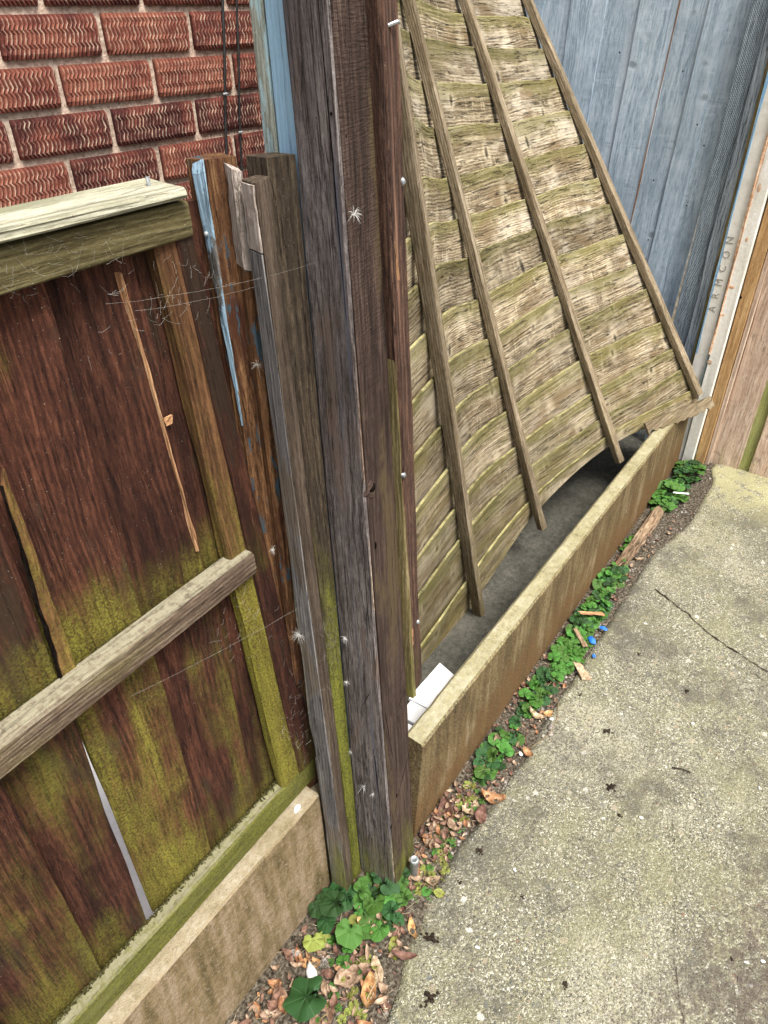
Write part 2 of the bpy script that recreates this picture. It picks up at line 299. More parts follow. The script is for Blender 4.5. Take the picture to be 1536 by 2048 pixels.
def simple(name, c1, c2, scale=60, rough=.8, bd=.001, spec=.3, metal=0, k='Object', c3=None, hue=0.0):
    N = NT(name); p = N.coord(k) if k != 'pos' else N.pos()
    r = N.rnd(); p = N.vm('ADD', p, N.comb(N.math('MULTIPLY', r, 9), r, 0))
    f = N.noise(p, scale, 5, .65)
    col = N.ramp(f, [(.36, c1), (.62, c2)] if not c3 else [(.34, c1), (.5, c2), (.66, c3)])
    hv = N.n('ShaderNodeHueSaturation'); N.set(hv.inputs['Value'], N.math('ADD', .8, N.math('MULTIPLY', r, .4)))
    N.set(hv.inputs['Hue'], N.math('ADD', .5-hue, N.math('MULTIPLY', r, 2*hue))); N.set(hv.inputs['Color'], col)
    return N.fin(hv.outputs[0], rough, N.bump(f, bd, .8), spec, metal)
M['soil'] = simple('dark_gritty_soil', (.016, .013, .009), (.085, .070, .052), 140, .95, .004, .1, k='pos', c3=(.22, .19, .145))
M['ground'] = simple('bare_earth', (.06, .05, .035), (.16, .13, .09), 8, .95, .01, .1, k='pos')
M['rail_debris'] = simple('mossy_dark_debris', (.012, .010, .004), (.04, .036, .012), 300, .95, .002, .1, k='pos', c3=(.10, .095, .035))
M['clod'] = simple('black_soil_clod', (.010, .007, .005), (.05, .035, .025), 300, .95, .002, .1)
M['cable'] = simple('black_cable_sheath', (.008, .008, .008), (.02, .02, .02), 40, .45, .0002, .5)
M['clip'] = simple('grey_plastic_clip', (.25, .26, .27), (.4, .4, .4), 90, .5)
M['zinc'] = simple('galvanised_metal', (.22, .24, .25), (.50, .52, .53), 200, .45, .0006, .5, .7)
M['dark'] = simple('dark_cavity', (.004, .003, .003), (.012, .009, .007), 100, 1, .001, 0)
M['mortar'] = simple('pinkish_brown_mortar', (.28, .20, .155), (.46, .35, .275), 120, .95, .003, .1, k='pos', c3=(.62, .51, .41))
M['white'] = simple('white_plastic', (.78, .79, .79), (.88, .88, .88), 60, .4, .0003, .5)
M['bluebit'] = simple('bright_blue_plastic', (.01, .10, .45), (.03, .22, .75), 90, .4, .0003, .5)
M['web'] = simple('pale_silk', (.30, .29, .26), (.5, .49, .45), 50, .8, .0001, .2)
M['silk'] = simple('white_silky_hair', (.6, .6, .56), (.85, .85, .8), 50, .8, .0001, .2)
M['stonewhite'] = simple('chalky_stone', (.50, .50, .46), (.78, .78, .74), 90, .8, .001)
M['pebble'] = simple('mixed_pebble', (.10, .09, .08), (.30, .27, .235), 260, .75, .0006, .3, k='pos', c3=(.50, .46, .41), hue=.03)
M['paintblue'] = simple('blue_paint_drip', (.17, .34, .52), (.25, .43, .60), 60, .5)
M['paintteal'] = simple('dark_teal_line', (.10, .15, .16), (.25, .32, .32), 100, .7)
M['rust'] = simple('orange_rust_stain', (.52, .25, .10), (.66, .52, .40), 90, .8)
M['ink'] = simple('grey_recess', (.22, .205, .19), (.36, .34, .31), 200, .8)
M['litter_a'] = simple('tan_dry_leaf', (.15, .095, .06), (.32, .225, .15), 70, .75, .0012, .2, c3=(.55, .43, .31), hue=.012)
M['litter_b'] = simple('orange_dry_leaf', (.20, .09, .04), (.40, .22, .10), 70, .75, .0012, .2, c3=(.62, .41, .22), hue=.012)
M['litter_c'] = simple('brown_dry_leaf', (.07, .035, .024), (.17, .09, .062), 70, .75, .0012, .3, c3=(.30, .18, .13), hue=.012)
M['bark'] = wood('splintered_wood_chip', (.10, .06, .035), (.30, .205, .125), (.55, .43, .30), specks=.3, contrast=1.4, bstr=2.0, blot=(.14, .07, .03))

def leafmat(name, c1, c2, vein):
    N = NT(name); uvx = N.coord('Object'); r = N.rnd()
    x, y, z = N.sep(uvx)
    ang = N.math('ARCTAN2', x, y)
    rays = N.math('ABSOLUTE', N.math('SINE', N.math('MULTIPLY', ang, 3.5)))
    f = N.noise(N.vm('ADD', uvx, N.comb(r, r, r)), 90, 4, .6)
    col = N.mix(f, c1, c2)
    col = N.mix(N.ss(rays, .0, .14, .55, 0), col, vein)
    hv = N.n('ShaderNodeHueSaturation'); N.set(hv.inputs['Value'], N.math('ADD', .7, N.math('MULTIPLY', r, .6))); N.set(hv.inputs['Color'], col)
    N.set(hv.inputs['Hue'], N.math('ADD', .485, N.math('MULTIPLY', r, .03)))
    N.b.inputs['Subsurface Weight'].default_value = 0
    h = N.math('ADD', rays, N.math('MULTIPLY', f, .7))
    mt = N.fin(hv.outputs[0], .5, N.bump(h, .0015, .8), .4)
    tr = N.n('ShaderNodeBsdfTranslucent'); N.set(tr.inputs[0], hv.outputs[0]); ms = N.n('ShaderNodeMixShader'); ms.inputs[0].default_value = .25
    N.t.links.new(N.b.outputs[0], ms.inputs[1]); N.t.links.new(tr.outputs[0], ms.inputs[2]); N.t.links.new(ms.outputs[0], N.out.inputs[0])
    return mt
M['leaf'] = leafmat('fresh_green_leaf', (.045, .14, .022), (.11, .27, .045), (.18, .36, .09))
M['leafdark'] = leafmat('dark_green_leaf', (.018, .055, .016), (.04, .11, .028), (.10, .19, .07))
M['leafyellow'] = leafmat('yellowing_leaf', (.17, .22, .04), (.34, .34, .08), (.40, .40, .16))
M['deadstem'] = simple('straw_brown_stem', (.12, .08, .05), (.34, .26, .17), 60, .8, k='pos', c3=(.50, .42, .30))
M['stem'] = simple('pale_stem', (.14, .09, .03), (.30, .22, .10), 80, .7)

def brick_mat():
    N = NT('rustic_zigzag_brick'); p = N.coord(); r = N.rnd(); p = N.vm('ADD', p, N.comb(N.math('MULTIPLY', r, 9), 0, r))
    a = N.noise(p, 14, 5, .65); f = N.noise(p, 500, 3, .6); rid = N.attr('ridge')
    col = N.ramp(N.math('ADD', a, N.math('MULTIPLY', N.math('SUBTRACT', r, .5), .26)), [(.34, (.075, .022, .02)), (.5, (.175, .052, .038)), (.66, (.27, .095, .062))])
    crest_light = N.math('MULTIPLY', N.ss(rid, .45, .95), N.ss(N.noise(N.vm('ADD', p, (4, 4, 4)), 22, 5, .7), .34, .58, .25, 1))  # ridge crests tinted tan, their lit look put into the colour
    col = N.mix(N.math('MULTIPLY', crest_light, .78), col, (.66, .52, .38))
    col = N.mix(N.ss(rid, .0, .45, .55, 0), col, (.035, .014, .012))  # shade in the grooves painted as a dark tint
    col = N.mix(N.ss(f, .60, .72, 0, .4), col, (.40, .26, .18))
    return N.fin(col, .92, N.bump(N.math('ADD', f, a), .0012, .9), .12)
M['brick'] = brick_mat()

# ------------------------------------------------------------------ object helpers
def link(name, me, mat=None, parent=None, mw=None):
    o = bpy.data.objects.new(name, me); COL.objects.link(o)
    if mat is not None and me is not None and not me.materials: me.materials.append(mat)
    if mw is None: mw = Matrix.Identity(4)
    if parent is not None:
        o.parent = parent
        o.matrix_local = parent['_mi'] @ mw if False else (PMI[parent.name] @ mw)
    else: o.matrix_local = mw
    PMI[o.name] = (mw).inverted()
    return o
PMI = {}
def tag(o, label=None, cat=None, group=None, kind=None):
    if label: o['label'] = label
    if cat: o['category'] = cat
    if group: o['group'] = group
    if kind: o['kind'] = kind
    return o
def thing(name, label, cat, loc, group=None):
    o = link(name, None, mw=Matrix.Translation(V(loc))); o.empty_display_size = .05
    return tag(o, label, cat, group)
def frame(o, zdir, xref):
    z = V(zdir).normalized(); x = V(xref); x = (x - z*x.dot(z)).normalized(); y = z.cross(x)
    M4 = Matrix.Identity(4)
    for i, v in enumerate((x, y, z)):
        for j in range(3): M4[j][i] = v[j]
    for j in range(3): M4[j][3] = o[j]
    return M4
def mesh_from(name, verts, faces, mw=None, smooth=False):
    me = bpy.data.meshes.new(name)
    if mw is not None:
        inv = mw.inverted(); verts = [inv @ V(v) for v in verts]
    me.from_pydata([tuple(v) for v in verts], [], faces); me.update()
    if smooth: me.polygons.foreach_set('use_smooth', [True]*len(me.polygons))
    return me
def fixn(me):
    bm = bmesh.new(); bm.from_mesh(me); bmesh.ops.recalc_face_normals(bm, faces=bm.faces); bm.to_mesh(me); bm.free()
def prism(name, mat, B, T, parent=None, n=10, bev=.0015, wob=.0006, jag_top=0.0, jag_bot=0.0, seed=None, cup=0.0):
    """four-sided bar from the quad B to the quad T, edges chamfered and slightly uneven; local Z runs along the grain"""
    rnd = random.Random(seed if seed is not None else hash(name) % 1000 + int(B[0][0]*997) % 991)
    B = [V(b) for b in B]; T = [V(t) for t in T]
    bc = sum(B, V())/4; tc = sum(T, V())/4
    mw = frame(bc, tc-bc, B[1]-B[0])
    vs = []; fs = []
    ph = rnd.random()*50
    for i in range(n+1):
        t = i/n
        P = [B[j].lerp(T[j], t) for j in range(4)]
        for j in range(4):
            a = P[j]; pr = (P[j-1]-a); nx = (P[(j+1) % 4]-a)
            b1 = min(bev, pr.length*.3); b2 = min(bev, nx.length*.3)
            for q, dv in ((0, pr.normalized()*b1), (1, nx.normalized()*b2), (2, nx*.33), (3, nx*.66)):
                wv = V((mnoise.noise(V((ph, t*9+j*7.3, q*.4))), mnoise.noise(V((t*9+j*5.1, ph, q*.4))), 0))*wob*1.6
                jz = 0
                if i == n and jag_top: jz = jag_top*rnd.uniform(-1, 1)
                if i == 0 and jag_bot: jz = jag_bot*rnd.uniform(-1, 1)
                if q > 1:
                    o_ = (nx.cross(tc-bc)).normalized(); wv = wv*.4+o_*(mnoise.noise(V((ph+j*3, t*5+q*.5, 2)))*wob*1.5-cup*nx.length*10*(1 if j == 0 else 0)*.1)
                vs.append(a+dv+wv+(tc-bc).normalized()*jz)
    for i in range(n):
        for k in range(16):
            a = i*16+k; b = i*16+(k+1) % 16
            fs.append((a, b, b+16, a+16))
    fs.append(tuple(reversed(range(16)))); fs.append(tuple(n*16+k for k in range(16)))
    me = mesh_from(name, vs, fs, mw); fixn(me)
    return link(name, me, mat, parent, mw)
def box(name, mat, x, y, z, axis='z', parent=None, **k):
    (x0, x1), (y0, y1), (z0, z1) = x, y, z
    if axis == 'z': B = [(x0, y0, z0), (x1, y0, z0), (x1, y1, z0), (x0, y1, z0)]; T = [(a, b, z1) for a, b, c in B]
    elif axis == 'x': B = [(x0, y0, z0), (x0, y1, z0), (x0, y1, z1), (x0, y0, z1)]; T = [(x1, b, c) for a, b, c in B]
    else: B = [(x0, y0, z0), (x0, y0, z1), (x1, y0, z1), (x1, y0, z0)]; T = [(a, y1, c) for a, b, c in B]
    return prism(name, mat, B, T, parent, **k)
def tube_data(pts, r, sides=4, taper=False):
    vs, fs = [], []; pts = [V(p) for p in pts]; n = len(pts)
    for i, p in enumerate(pts):
        d = (pts[min(i+1, n-1)]-pts[max(i-1, 0)]).normalized()
        a = d.cross(V((.3, .2, .93))); a = a.normalized() if a.length > 1e-5 else d.orthogonal().normalized(); b = d.cross(a)
        rr = r*(1-.8*i/(n-1)) if taper else r
        for k in range(sides):
            t = 2*math.pi*k/sides; vs.append(p+a*math.cos(t)*rr+b*math.sin(t)*rr)
    for i in range(n-1):
        for k in range(sides):
            a = i*sides+k; b = i*sides+(k+1) % sides; fs.append((a, b, b+sides, a+sides))
    fs.append(tuple(reversed(range(sides)))); fs.append(tuple((n-1)*sides+k for k in range(sides)))
    return vs, fs
class MB:
    def __init__(s): s.v = []; s.f = []
    def add(s, vf):
        o = len(s.v); s.v += list(vf[0]); s.f += [tuple(i+o for i in f) for f in vf[1]]; return s
    def build(s, name, mat, parent=None, mw=None, smooth=False):
        me = mesh_from(name, s.v, s.f, mw, smooth); return link(name, me, mat, parent, mw)
def stone_data(c, rx, ry, rz, seed, sub=1, rot=0):
    bm = bmesh.new(); bmesh.ops.create_icosphere(bm, subdivisions=sub, radius=1)
    rnd = random.Random(seed); s = rnd.random()*50; ca, sa = math.cos(rot), math.sin(rot)
    vs = []
    for v in bm.verts:
        k = 1+.35*mnoise.noise(v.co*1.3+V((s, s, s)))
        x, y, z = v.co.x*rx*k, v.co.y*ry*k, v.co.z*rz*k
        vs.append(V((c[0]+x*ca-y*sa, c[1]+x*sa+y*ca, c[2]+z)))
    fs = [tuple(v.index for v in f.verts) for f in bm.faces]; bm.free()
    return vs, fs

# ================================================================== SETTING
def grid_sheet(name, mat, inside, x0, x1, y0, y1, step, zf, kind='structure', parent=None):
    pass
tag(link('ground', mesh_from('ground', [(-60, -60, -.09), (60, -60, -.09), (60, 60, -.09), (-60, 60, -.09)], [(0, 1, 2, 3)]), M['ground']), kind='structure')

STRIP = [(-3.2, -.20), (-.9, -.20), (-.60, -.19), (-.42, -.175)]+[(-0.3283, -0.1558), (-0.232, -0.1231), (-0.1012, -0.0965), (-0.0392, -0.0945), (0.0394, -0.0912), (0.1303, -0.097), (0.213, -0.1045), (0.3673, -0.1071), (0.4959, -0.1022), (0.6879, -0.1049), (1.0102, -0.1011), (1.2818, -0.1043), (1.5582, -0.156), (1.8738, -0.1506)]+[(1.96, -.118), (2.03, -.125)]
def strip_y(x):
    for (xa, ya), (xb, yb) in zip(STRIP, STRIP[1:]):
        if xa <= x <= xb: return ya+(yb-ya)*(x-xa)/(xb-xa)
    return STRIP[-1][1]
# concrete path: fine rim along the planted strip, wide sheet beyond
def make_path():
    xs = [-3.2+i*.2 for i in range(11)]+[-1.0+i*.02 for i in range(1, 152)]
    xs = [x for x in xs if x <= 2.03]
    ys = [0, .006, .02, .05, .1, .2, .4, .7, 1.1, 1.7, 2.6, 4.0]
    vs, fs = [], []
    for x in xs:
        e = strip_y(x)+.009*mnoise.noise(V((x*17, 3, 0)))+.006*mnoise.noise(V((x*70, 9, 0)))
        for j, d in enumerate(ys):
            z = -.045 if j == 0 else (-.004 if j == 1 else 0)
            if j > 1: z += .0016*mnoise.noise(V((x*7, d*7, 1)))+.004*mnoise.noise(V((x*1.5, d*1.5, 4)))-.001
            vs.append((x, e-d, z))
    n = len(ys)
    for i in range(len(xs)-1):
        for j in range(n-1):
            a = i*n+j; fs.append((a, a+n, a+n+1, a+1))
    me = mesh_from('concrete_path', vs, fs, smooth=True); fixn(me)
    for p in me.polygons:
        if p.normal.z < 0: pass
    return tag(link('concrete_path', me, M['path']), kind='structure')
path = make_path()
# crack across the path, filled with dark debris
def ribbon(name, pts, wd, z, mat, parent, seed=1, hgt=.0009):
    rnd = random.Random(seed); P = []
    for (a, b) in zip(pts, pts[1:]):
        a = V((*a, 0)); b = V((*b, 0)); k = max(2, int((b-a).length/.008))
        for i in range(k): P.append(a.lerp(b, i/k))
    P.append(V((*pts[-1], 0)))
    P = [p+V((mnoise.noise(p*60)*.006, mnoise.noise(p*60+V((9, 9, 9)))*.006, 0)) for p in P]
    vs, fs = [], []
    for i, p in enumerate(P):
        d = (P[min(i+1, len(P)-1)]-P[max(0, i-1)]); s = V((-d.y, d.x, 0)).normalized()
        ww = wd*(.25+1.3*abs(mnoise.noise(p*35+V((seed, 0, 0)))))
        zz_ = z+.004*mnoise.noise(V((p.x*1.5, abs(p.y-strip_y(p.x))*1.5, 4)))+.0012
        vs += [p+s*ww+V((0, 0, zz_)), p-s*ww+V((0, 0, zz_))]
    for i in range(len(P)-1): fs.append((2*i, 2*i+1, 2*i+3, 2*i+2))
    me = mesh_from(name, vs, fs); return link(name, me, mat, parent)
ribbon('crack', [[1.1164, -0.1749], [1.0652, -0.2824], [1.0097, -0.3701], [0.9759, -0.4606], [0.9507, -0.5392]], .0028, .0008, M['clod'], path, 3)
ribbon('crack', [(.985, -.47), (.93, -.50), (.90, -.56)], .0012, .0008, M['clod'], path, 5)
ribbon('crack', [(.42, -.44), (.25, -.50), (.08, -.55), (-.03, -.60)], .0007, .0008, M['clod'], path, 6)

def sheet(name, mat, x0, x1, y0f, y1f, z, amp, fr, step=.02, kind='structure'):
    nx = int((x1-x0)/step); vs, fs = [], []; ny = 14
    for i in range(nx+1):
        x = x0+(x1-x0)*i/nx; a, b = y0f(x), y1f(x)
        for j in range(ny+1):
            y = a+(b-a)*j/ny
            vs.append((x, y, z+amp*mnoise.noise(V((x*fr, y*fr, 2)))+amp*.5*mnoise.noise(V((x*fr*3, y*fr*3, 2)))))
    for i in range(nx):
        for j in range(ny):
            a = i*(ny+1)+j; fs.append((a, a+ny+1, a+ny+2, a+1))
    me = mesh_from(name, vs, fs, smooth=True)
    return tag(link(name, me, mat), kind=kind)
sheet('soil_strip', M['soil'], -1.6, 2.02, lambda x: strip_y(x)-.03, lambda x: .16, -.007, .007, 14, .015)
sheet('yard_ground', M['yard'], -2.4, 2.2, lambda x: .03 if x > 0.01 else .135, lambda x: .98, .004, .004, 6, .06)

# ------------------------------------------------------------------ house wall of zigzag bricks
WA = math.radians(5); wd = V((math.cos(WA), -math.sin(WA), 0)); wn = V((-math.sin(WA), -math.cos(WA), 0))
W0 = V((.30, .975, 0))
BW, BH, PX, PZ = .2055, .0695, .2185, .0825
def brick_mesh(seed, L, H, D=.05):
    rnd = random.Random(seed); vs, fs = [], []; att = []
    nst = int(round(L/.0090)); nr = 9; cols = nst*2+1
    for j in range(nr+1):
        tz = j/nr; z = (tz-.5)*H
        tri = (abs(((tz*3.2+seed*.37) % 1)-.5)*4-1)
        for i in range(cols):
            tx = i/(cols-1); x = (tx-.5)*L
            em = min(1, min(i, cols-1-i)/2.0)
            xx = x+tri*.0034*em+rnd.uniform(-.0004, .0004)
            ridge = i % 2
            # rounded arrises
            er = max(0, 1-min(tx, 1-tx)*L/.006)+max(0, 1-min(tz, 1-tz)*H/.004)
            d = (.0030*ridge*rnd.uniform(.75, 1.2)) - .003*er*er + .0012*mnoise.noise(V((x*30, z*30, seed)))
            vs.append((xx, -d, z)); att.append(ridge*rnd.uniform(.55, 1)*(1-.5*min(1, er)))
    for j in range(nr):
        for i in range(cols-1):
            a = j*cols+i; fs.append((a, a+1, a+cols+1, a+cols))
    base = len(vs)
    rim = [i for i in range(cols)]+[j*cols+cols-1 for j in range(1, nr+1)]+[nr*cols+i for i in range(cols-2, -1, -1)]+[j*cols for j in range(nr-1, 0, -1)]
    for q in rim: x, y, z = vs[q]; vs.append((x, D, z)); att.append(.4)
    n = len(rim)
    for k in range(n): fs.append((rim[(k+1) % n], rim[k], base+k, base+(k+1) % n))
    me = mesh_from('brick', vs, fs); a = me.attributes.new('ridge', 'FLOAT', 'POINT'); a.data.foreach_set('value', att)
    me.materials.append(M['brick']); return me
wall = thing('brick_wall', 'red brick house wall with zigzag combed faces behind the low panel', 'wall', W0)
def wp(s, d, z): return W0+wd*s+wn*d+V((0, 0, z))
mw_w = frame(W0, V((0, 0, 1)), wd)
mo = MB()
def boxd(c, x, y, z):
    vs = [c+wd*a+wn*b+V((0, 0, e)) for e in z for a, b in ((x[0], y[0]), (x[1], y[0]), (x[1], y[1]), (x[0], y[1]))]
    return vs, [(0, 3, 2, 1), (4, 5, 6, 7), (0, 1, 5, 4), (1, 2, 6, 5), (2, 3, 7, 6), (3, 0, 4, 7)]
mo.add(boxd(W0, (-2.2, 1.55), (-.20, -.009), (-.09, 2.7)))
ob = mo.build('mortar', M['mortar'], wall); fixn(ob.data)
vers = [brick_mesh(s, BW, BH) for s in range(6)]
rows0 = 1.438-.0045     # bottom of the course that starts the photograph's second row
far = MB(); cnt = 0
brot = Matrix.Rotation(-WA, 4, 'Z')
SH = [.1455-.0, .0655, .1430, .0660]
for k in range(-18, 15):
    zc = 1.438+.041+k*PZ
    sh = {0: .0346, -1: -.0796, -2: .0143, -3: .1151}.get(k, .035+(.11 if k % 2 else 0)+random.uniform(-.012, .012))
    # joint line offset: sh is the position of a joint along the wall
    for i in range(-11, 8):
        s = sh+(i+.5)*PX
        if s < -2.15 or s > 1.5: continue
        vis = 1.10 < zc < 1.62 and -.75 < s < 1.0
        P = wp(s, .0, zc)
        if vis:
            o = link('brick', random.choice(vers), None, wall, Matrix.Translation(P+wn*random.uniform(-.0015, .0015)) @ brot @ Matrix.Rotation(random.uniform(-.006, .006), 4, 'Y')); cnt += 1
        else:
            far.add(boxd(P, (-BW/2, BW/2), (-.01, .0), (-BH/2, BH/2)))
ob = far.build('brickwork', M['brick'], wall); fixn(ob.data); ob['kind'] = 'stuff'
# cables clipped to the wall
for nm, lab, s0, s1, rr, cz in (('cable', 'thicker black cable clipped to the bricks, the left of two', .345, .30, .0034, 1.355), ('cable', 'thinner black cable on the bricks, nearer the tall post', .385, .345, .0027, 1.272)):
    pts = [wp(s0+(s1-s0)*(1.53-z)/.3 if z > 1.0 else s1+(s1-s0)*(1.23-z)/.3*.3, .0065+.0015*math.sin(z*23), z) for z in [2.6-.05*i for i in range(52)]]
    t = thing(nm, lab, 'cable', pts[-1], 'cables running down the brick wall')
    MB().add(tube_data(pts, rr, 7)).build('sheath', M['cable'], t, smooth=True)
    sx = s0+(s1-s0)*(1.53-cz)/.3
    MB().add(tube_data([wp(sx-.006, .007, cz), wp(sx, .0115, cz+.001), wp(sx+.007, .006, cz)], .0026, 6)).build('clip', M['clip'], t)

# ================================================================== LEFT FENCE PANEL
LP = thing('fence_panel', 'low dark red-brown stained panel of upright boards with green algae', 'fence', (-.7, .13, .31), 'fence panels')
# vertical feather-edged boards; each right edge lies over its neighbour
E = [-1.62, -1.51, -1.40, -1.29, -1.18, -1.07, -.96, -.85, -.735, -.607, -.500, -.399, -.300, -.245, -.17]
lowE = {-.607: -.612, -.500: -.531, -.399: -.396, -.300: -.288, -.245: -.222}
for i in range(len(E)-1):
    a, b = E[i], E[i+1]
    a2, b2 = lowE.get(a, a), lowE.get(b, b)
    aa, ab = a-.012, a2-.012
    if abs(a+.500) < 1e-6: ab = -.5085; aa = -.502      # the gap where daylight comes through
    zb = .350
    st = random.uniform(0, .001)
    B = [(ab, .154, zb), (b2, .136-st, zb), (b2, .150, zb), (ab, .160, zb)]
    T = [(aa, .154, 1.345), (b, .136-st, 1.345), (b, .150, 1.345), (aa, .160, 1.345)]
    prism('board', M['stain'], B, T, LP, n=26, wob=.0022, bev=.001, seed=i*13+5)
prism('splinter', M['raw'], [(-.3005, .1330, .945), (-.2990, .1325, .945), (-.2985, .141, .945), (-.3015, .141, .945)], [(-.3205, .1330, 1.30), (-.3188, .1325, 1.30), (-.3175, .141, 1.30), (-.321, .141, 1.30)], LP, n=30, wob=.0018, bev=.0004, seed=2)
prism('splinter', M['raw'], [(-.307, .1312, 1.128), (-.302, .129, 1.130), (-.302, .132, 1.130), (-.307, .132, 1.128)], [(-.3085, .1312, 1.139), (-.300, .126, 1.140), (-.300, .130, 1.140), (-.3085, .132, 1.139)], LP, n=3, wob=.002, bev=.0004, seed=9)
prism('split_board', M['stain_up'], [(-.511, .1315, .905), (-.493, .1300, .905), (-.493, .136, .905), (-.511, .136, .905)], [(-.4962, .1325, 1.15), (-.4895, .1315, 1.165), (-.4895, .136, 1.165), (-.4962, .136, 1.15)], LP, n=16, wob=.0014, bev=.0006, seed=6)
prism('crack', M['dark'], [(-.5145, .1303, .906), (-.511, .1303, .906), (-.511, .1345, .906), (-.5145, .1345, .906)], [(-.4975, .1315, 1.15), (-.4965, .1315, 1.15), (-.4965, .1350, 1.15), (-.4975, .1350, 1.15)], LP, n=20, wob=.002, bev=.0002, seed=6)
# rails
def railx(name, mat, xa, xb, zfa, zfb, yf, yb, hgt_a, hgt_b, **k):
    B = [(xb, yf, zfb-hgt_b), (xb, yb, zfb-hgt_b), (xb, yb, zfb+.004), (xb, yf, zfb)]
    T = [(xa, yf, zfa-hgt_a), (xa, yb, zfa-hgt_a), (xa, yb, zfa+.004), (xa, yf, zfa)]
    return prism(name, mat, B, T, LP, n=30, **k)
railx('rail', M['rail_low'], -.163, -1.62, .385, .362, .114, .1345, .062, .052, bev=.003, wob=.0015)
railx('rail', M['rail_brown'], -.234, -1.62, .910, .880, .106, .1345, .036, .055, bev=.003, wob=.0012)
railx('rail', M['rail'], -.236, -1.62, 1.352, 1.345, .118, .150, .034, .044, bev=.002, wob=.001)
railx('cap', M['cap'], -.2430, -1.62, 1.3665, 1.368, .110, .168, .010, .012, bev=.002, wob=.0012)
rnd = random.Random(3)
for zr, y_, mt_ in ((.384, .1335, 'clod'), (.908, .1335, 'clod')):
    g = MB()
    for i in range(1100):
        x = rnd.uniform(-.95, -.165 if zr < .5 else -.24); zt_ = zr+(.004 if zr < .5 else .004)-(-.2-x)*(.023/1.45 if zr < .5 else .030/1.38)
        r_ = rnd.uniform(.0005, .0017)
        g.add(stone_data((x, y_-abs(rnd.gauss(0, .003))+.0015, zt_+r_*.2), r_*2, r_, r_, i, 1, rnd.random()*3))
    o = g.build('corner_debris', M['rail_debris'], LP, smooth=True); o['kind'] = 'stuff'
# wide upright at the right hand end, narrower at its head
prism('upright', M['stain_up'], [(-.245, .112, .386), (-.157, .112, .386), (-.157, .136, .386), (-.245, .136, .386)], [(-.280, .124, 1.318), (-.238, .124, 1.318), (-.238, .146, 1.318), (-.280, .146, 1.318)], LP, n=30, wob=.0015, bev=.004, seed=4)
prism('upright', M['stain'], [(-.2065, .1085, .386), (-.158, .1085, .386), (-.158, .118, .386), (-.2065, .118, .386)], [(-.256, .1205, 1.318), (-.236, .1205, 1.318), (-.236, .130, 1.318), (-.256, .130, 1.318)], LP, n=30, wob=.0012, bev=.002, seed=14)
MB().add(tube_data([(-.262, .140, 1.3675), (-.2615, .141, 1.3765)], .0022, 8)).build('nail', M['zinc'], LP)

G1 = tag(box('gravel_board', M['gbl'], (-1.62, -.186), (.088, .142), (-.05, .317), 'x', n=40, bev=.004, wob=.0016), 'sandy brown concrete gravel board under the low stained panel', 'gravel board', 'concrete gravel boards')
tag(box('mortar_stub', M['gbl'], (-.182, -.150), (.098, .150), (-.05, .29), 'z', n=12, bev=.003, wob=.002), 'narrow rough concrete stub between gravel board and slim mossy batten', 'concrete stub')
tag(MB().add(stone_data((-.232, .101, .3185), .009, .005, .0016, 3, 2, .3)).build('bird_dropping', M['white']), 'small white dropping on the edge of the left gravel board', 'dropping')
# white sheet added behind the panel, stands in for daylight in the gap
tag(box('daylight_sheet', M['white'], (-.62, -.24), (.19, .85), (.006, .02), 'x', n=4), 'white sheet added on the yard floor to show as daylight through the slit between boards', 'sheet')

# ================================================================== TIMBERS AT THE CENTRE
def lean(P, T, z):
    P, T = V(P), V(T); return P+(T-P)*(z/T.z)
pm, pt = [[-0.124, -0.0368, 0.0], [-0.1586, 0.0059, 2.0]]
plx, plt = [[-0.1244, 0.0529, -0.0], [-0.1371, 0.0671, 2.0]]
def post_corner(z):
    a = lean(pm, pt, z); b = lean(plx, plt, z); return a, b
zb, zt = -.06, 2.0
aB, bB = post_corner(zb); aT, bT = post_corner(zt)
rX = V((.098, .020, 0))
tp = thing('timber_post', 'tall square post stained purple-grey, the tallest and broadest of the timbers', 'post', (aB.x, aB.y, 0))
prism('post_body', M['post'], [aB, aB+rX, bB+rX, bB], [aT, aT+rX, bT+rX, bT], tp, n=60, bev=.003, wob=.0014, seed=8)
# darker sawn front face, one skin 2 mm proud
q = V((0, -.002, 0)); ins = V((.0035, 0, 0))
prism('front_face', M['post_front'], [aB+ins+q, aB+rX+q, aB+rX+V((0, .003, 0)), aB+ins+V((0, .003, 0))], [aT+ins+q, aT+rX+q, aT+rX+V((0, .003, 0)), aT+ins+V((0, .003, 0))], tp, n=60, bev=.0008, wob=.0009, seed=21)
def on_left(z, f, out=.0): 
    a, b = post_corner(z); return a.lerp(b, f)+V((-out, 0, 0))
def on_front(z, f, out=.0):
    a, b = post_corner(z); return a+rX*f+V((0, -.0022-out, 0))
def blob(name, c, nrm, r1, r2, mat, parent, depth=.0012, seed=1, sides=14):
    """small irregular lens lying on a face; r1 along Z, r2 across"""
    n_ = V(nrm).normalized(); u = V((0, 0, 1)); u = (u-n_*u.dot(n_)).normalized(); v = n_.cross(u); vs = [V(c)+n_*depth]; fs = []
    for ring, k, dd in ((1, .6, .7), (2, 1.0, -.6)):
        for i in range(sides):
            t = 2*math.pi*i/sides; w_ = 1+.22*mnoise.noise(V((math.cos(t)*1.5, math.sin(t)*1.5, seed*3.1)))
            vs.append(V(c)+u*math.cos(t)*r1*k*w_+v*math.sin(t)*r2*k*w_+n_*depth*dd)
    for i in range(sides):
        j = (i+1) % sides; fs.append((0, 1+i, 1+j)); fs.append((1+i, 1+sides+i, 1+sides+j, 1+j))
    mw = frame(c, n_, u); me = mesh_from(name, vs, fs, mw); fixn(me); return link(name, me, mat, parent, mw)
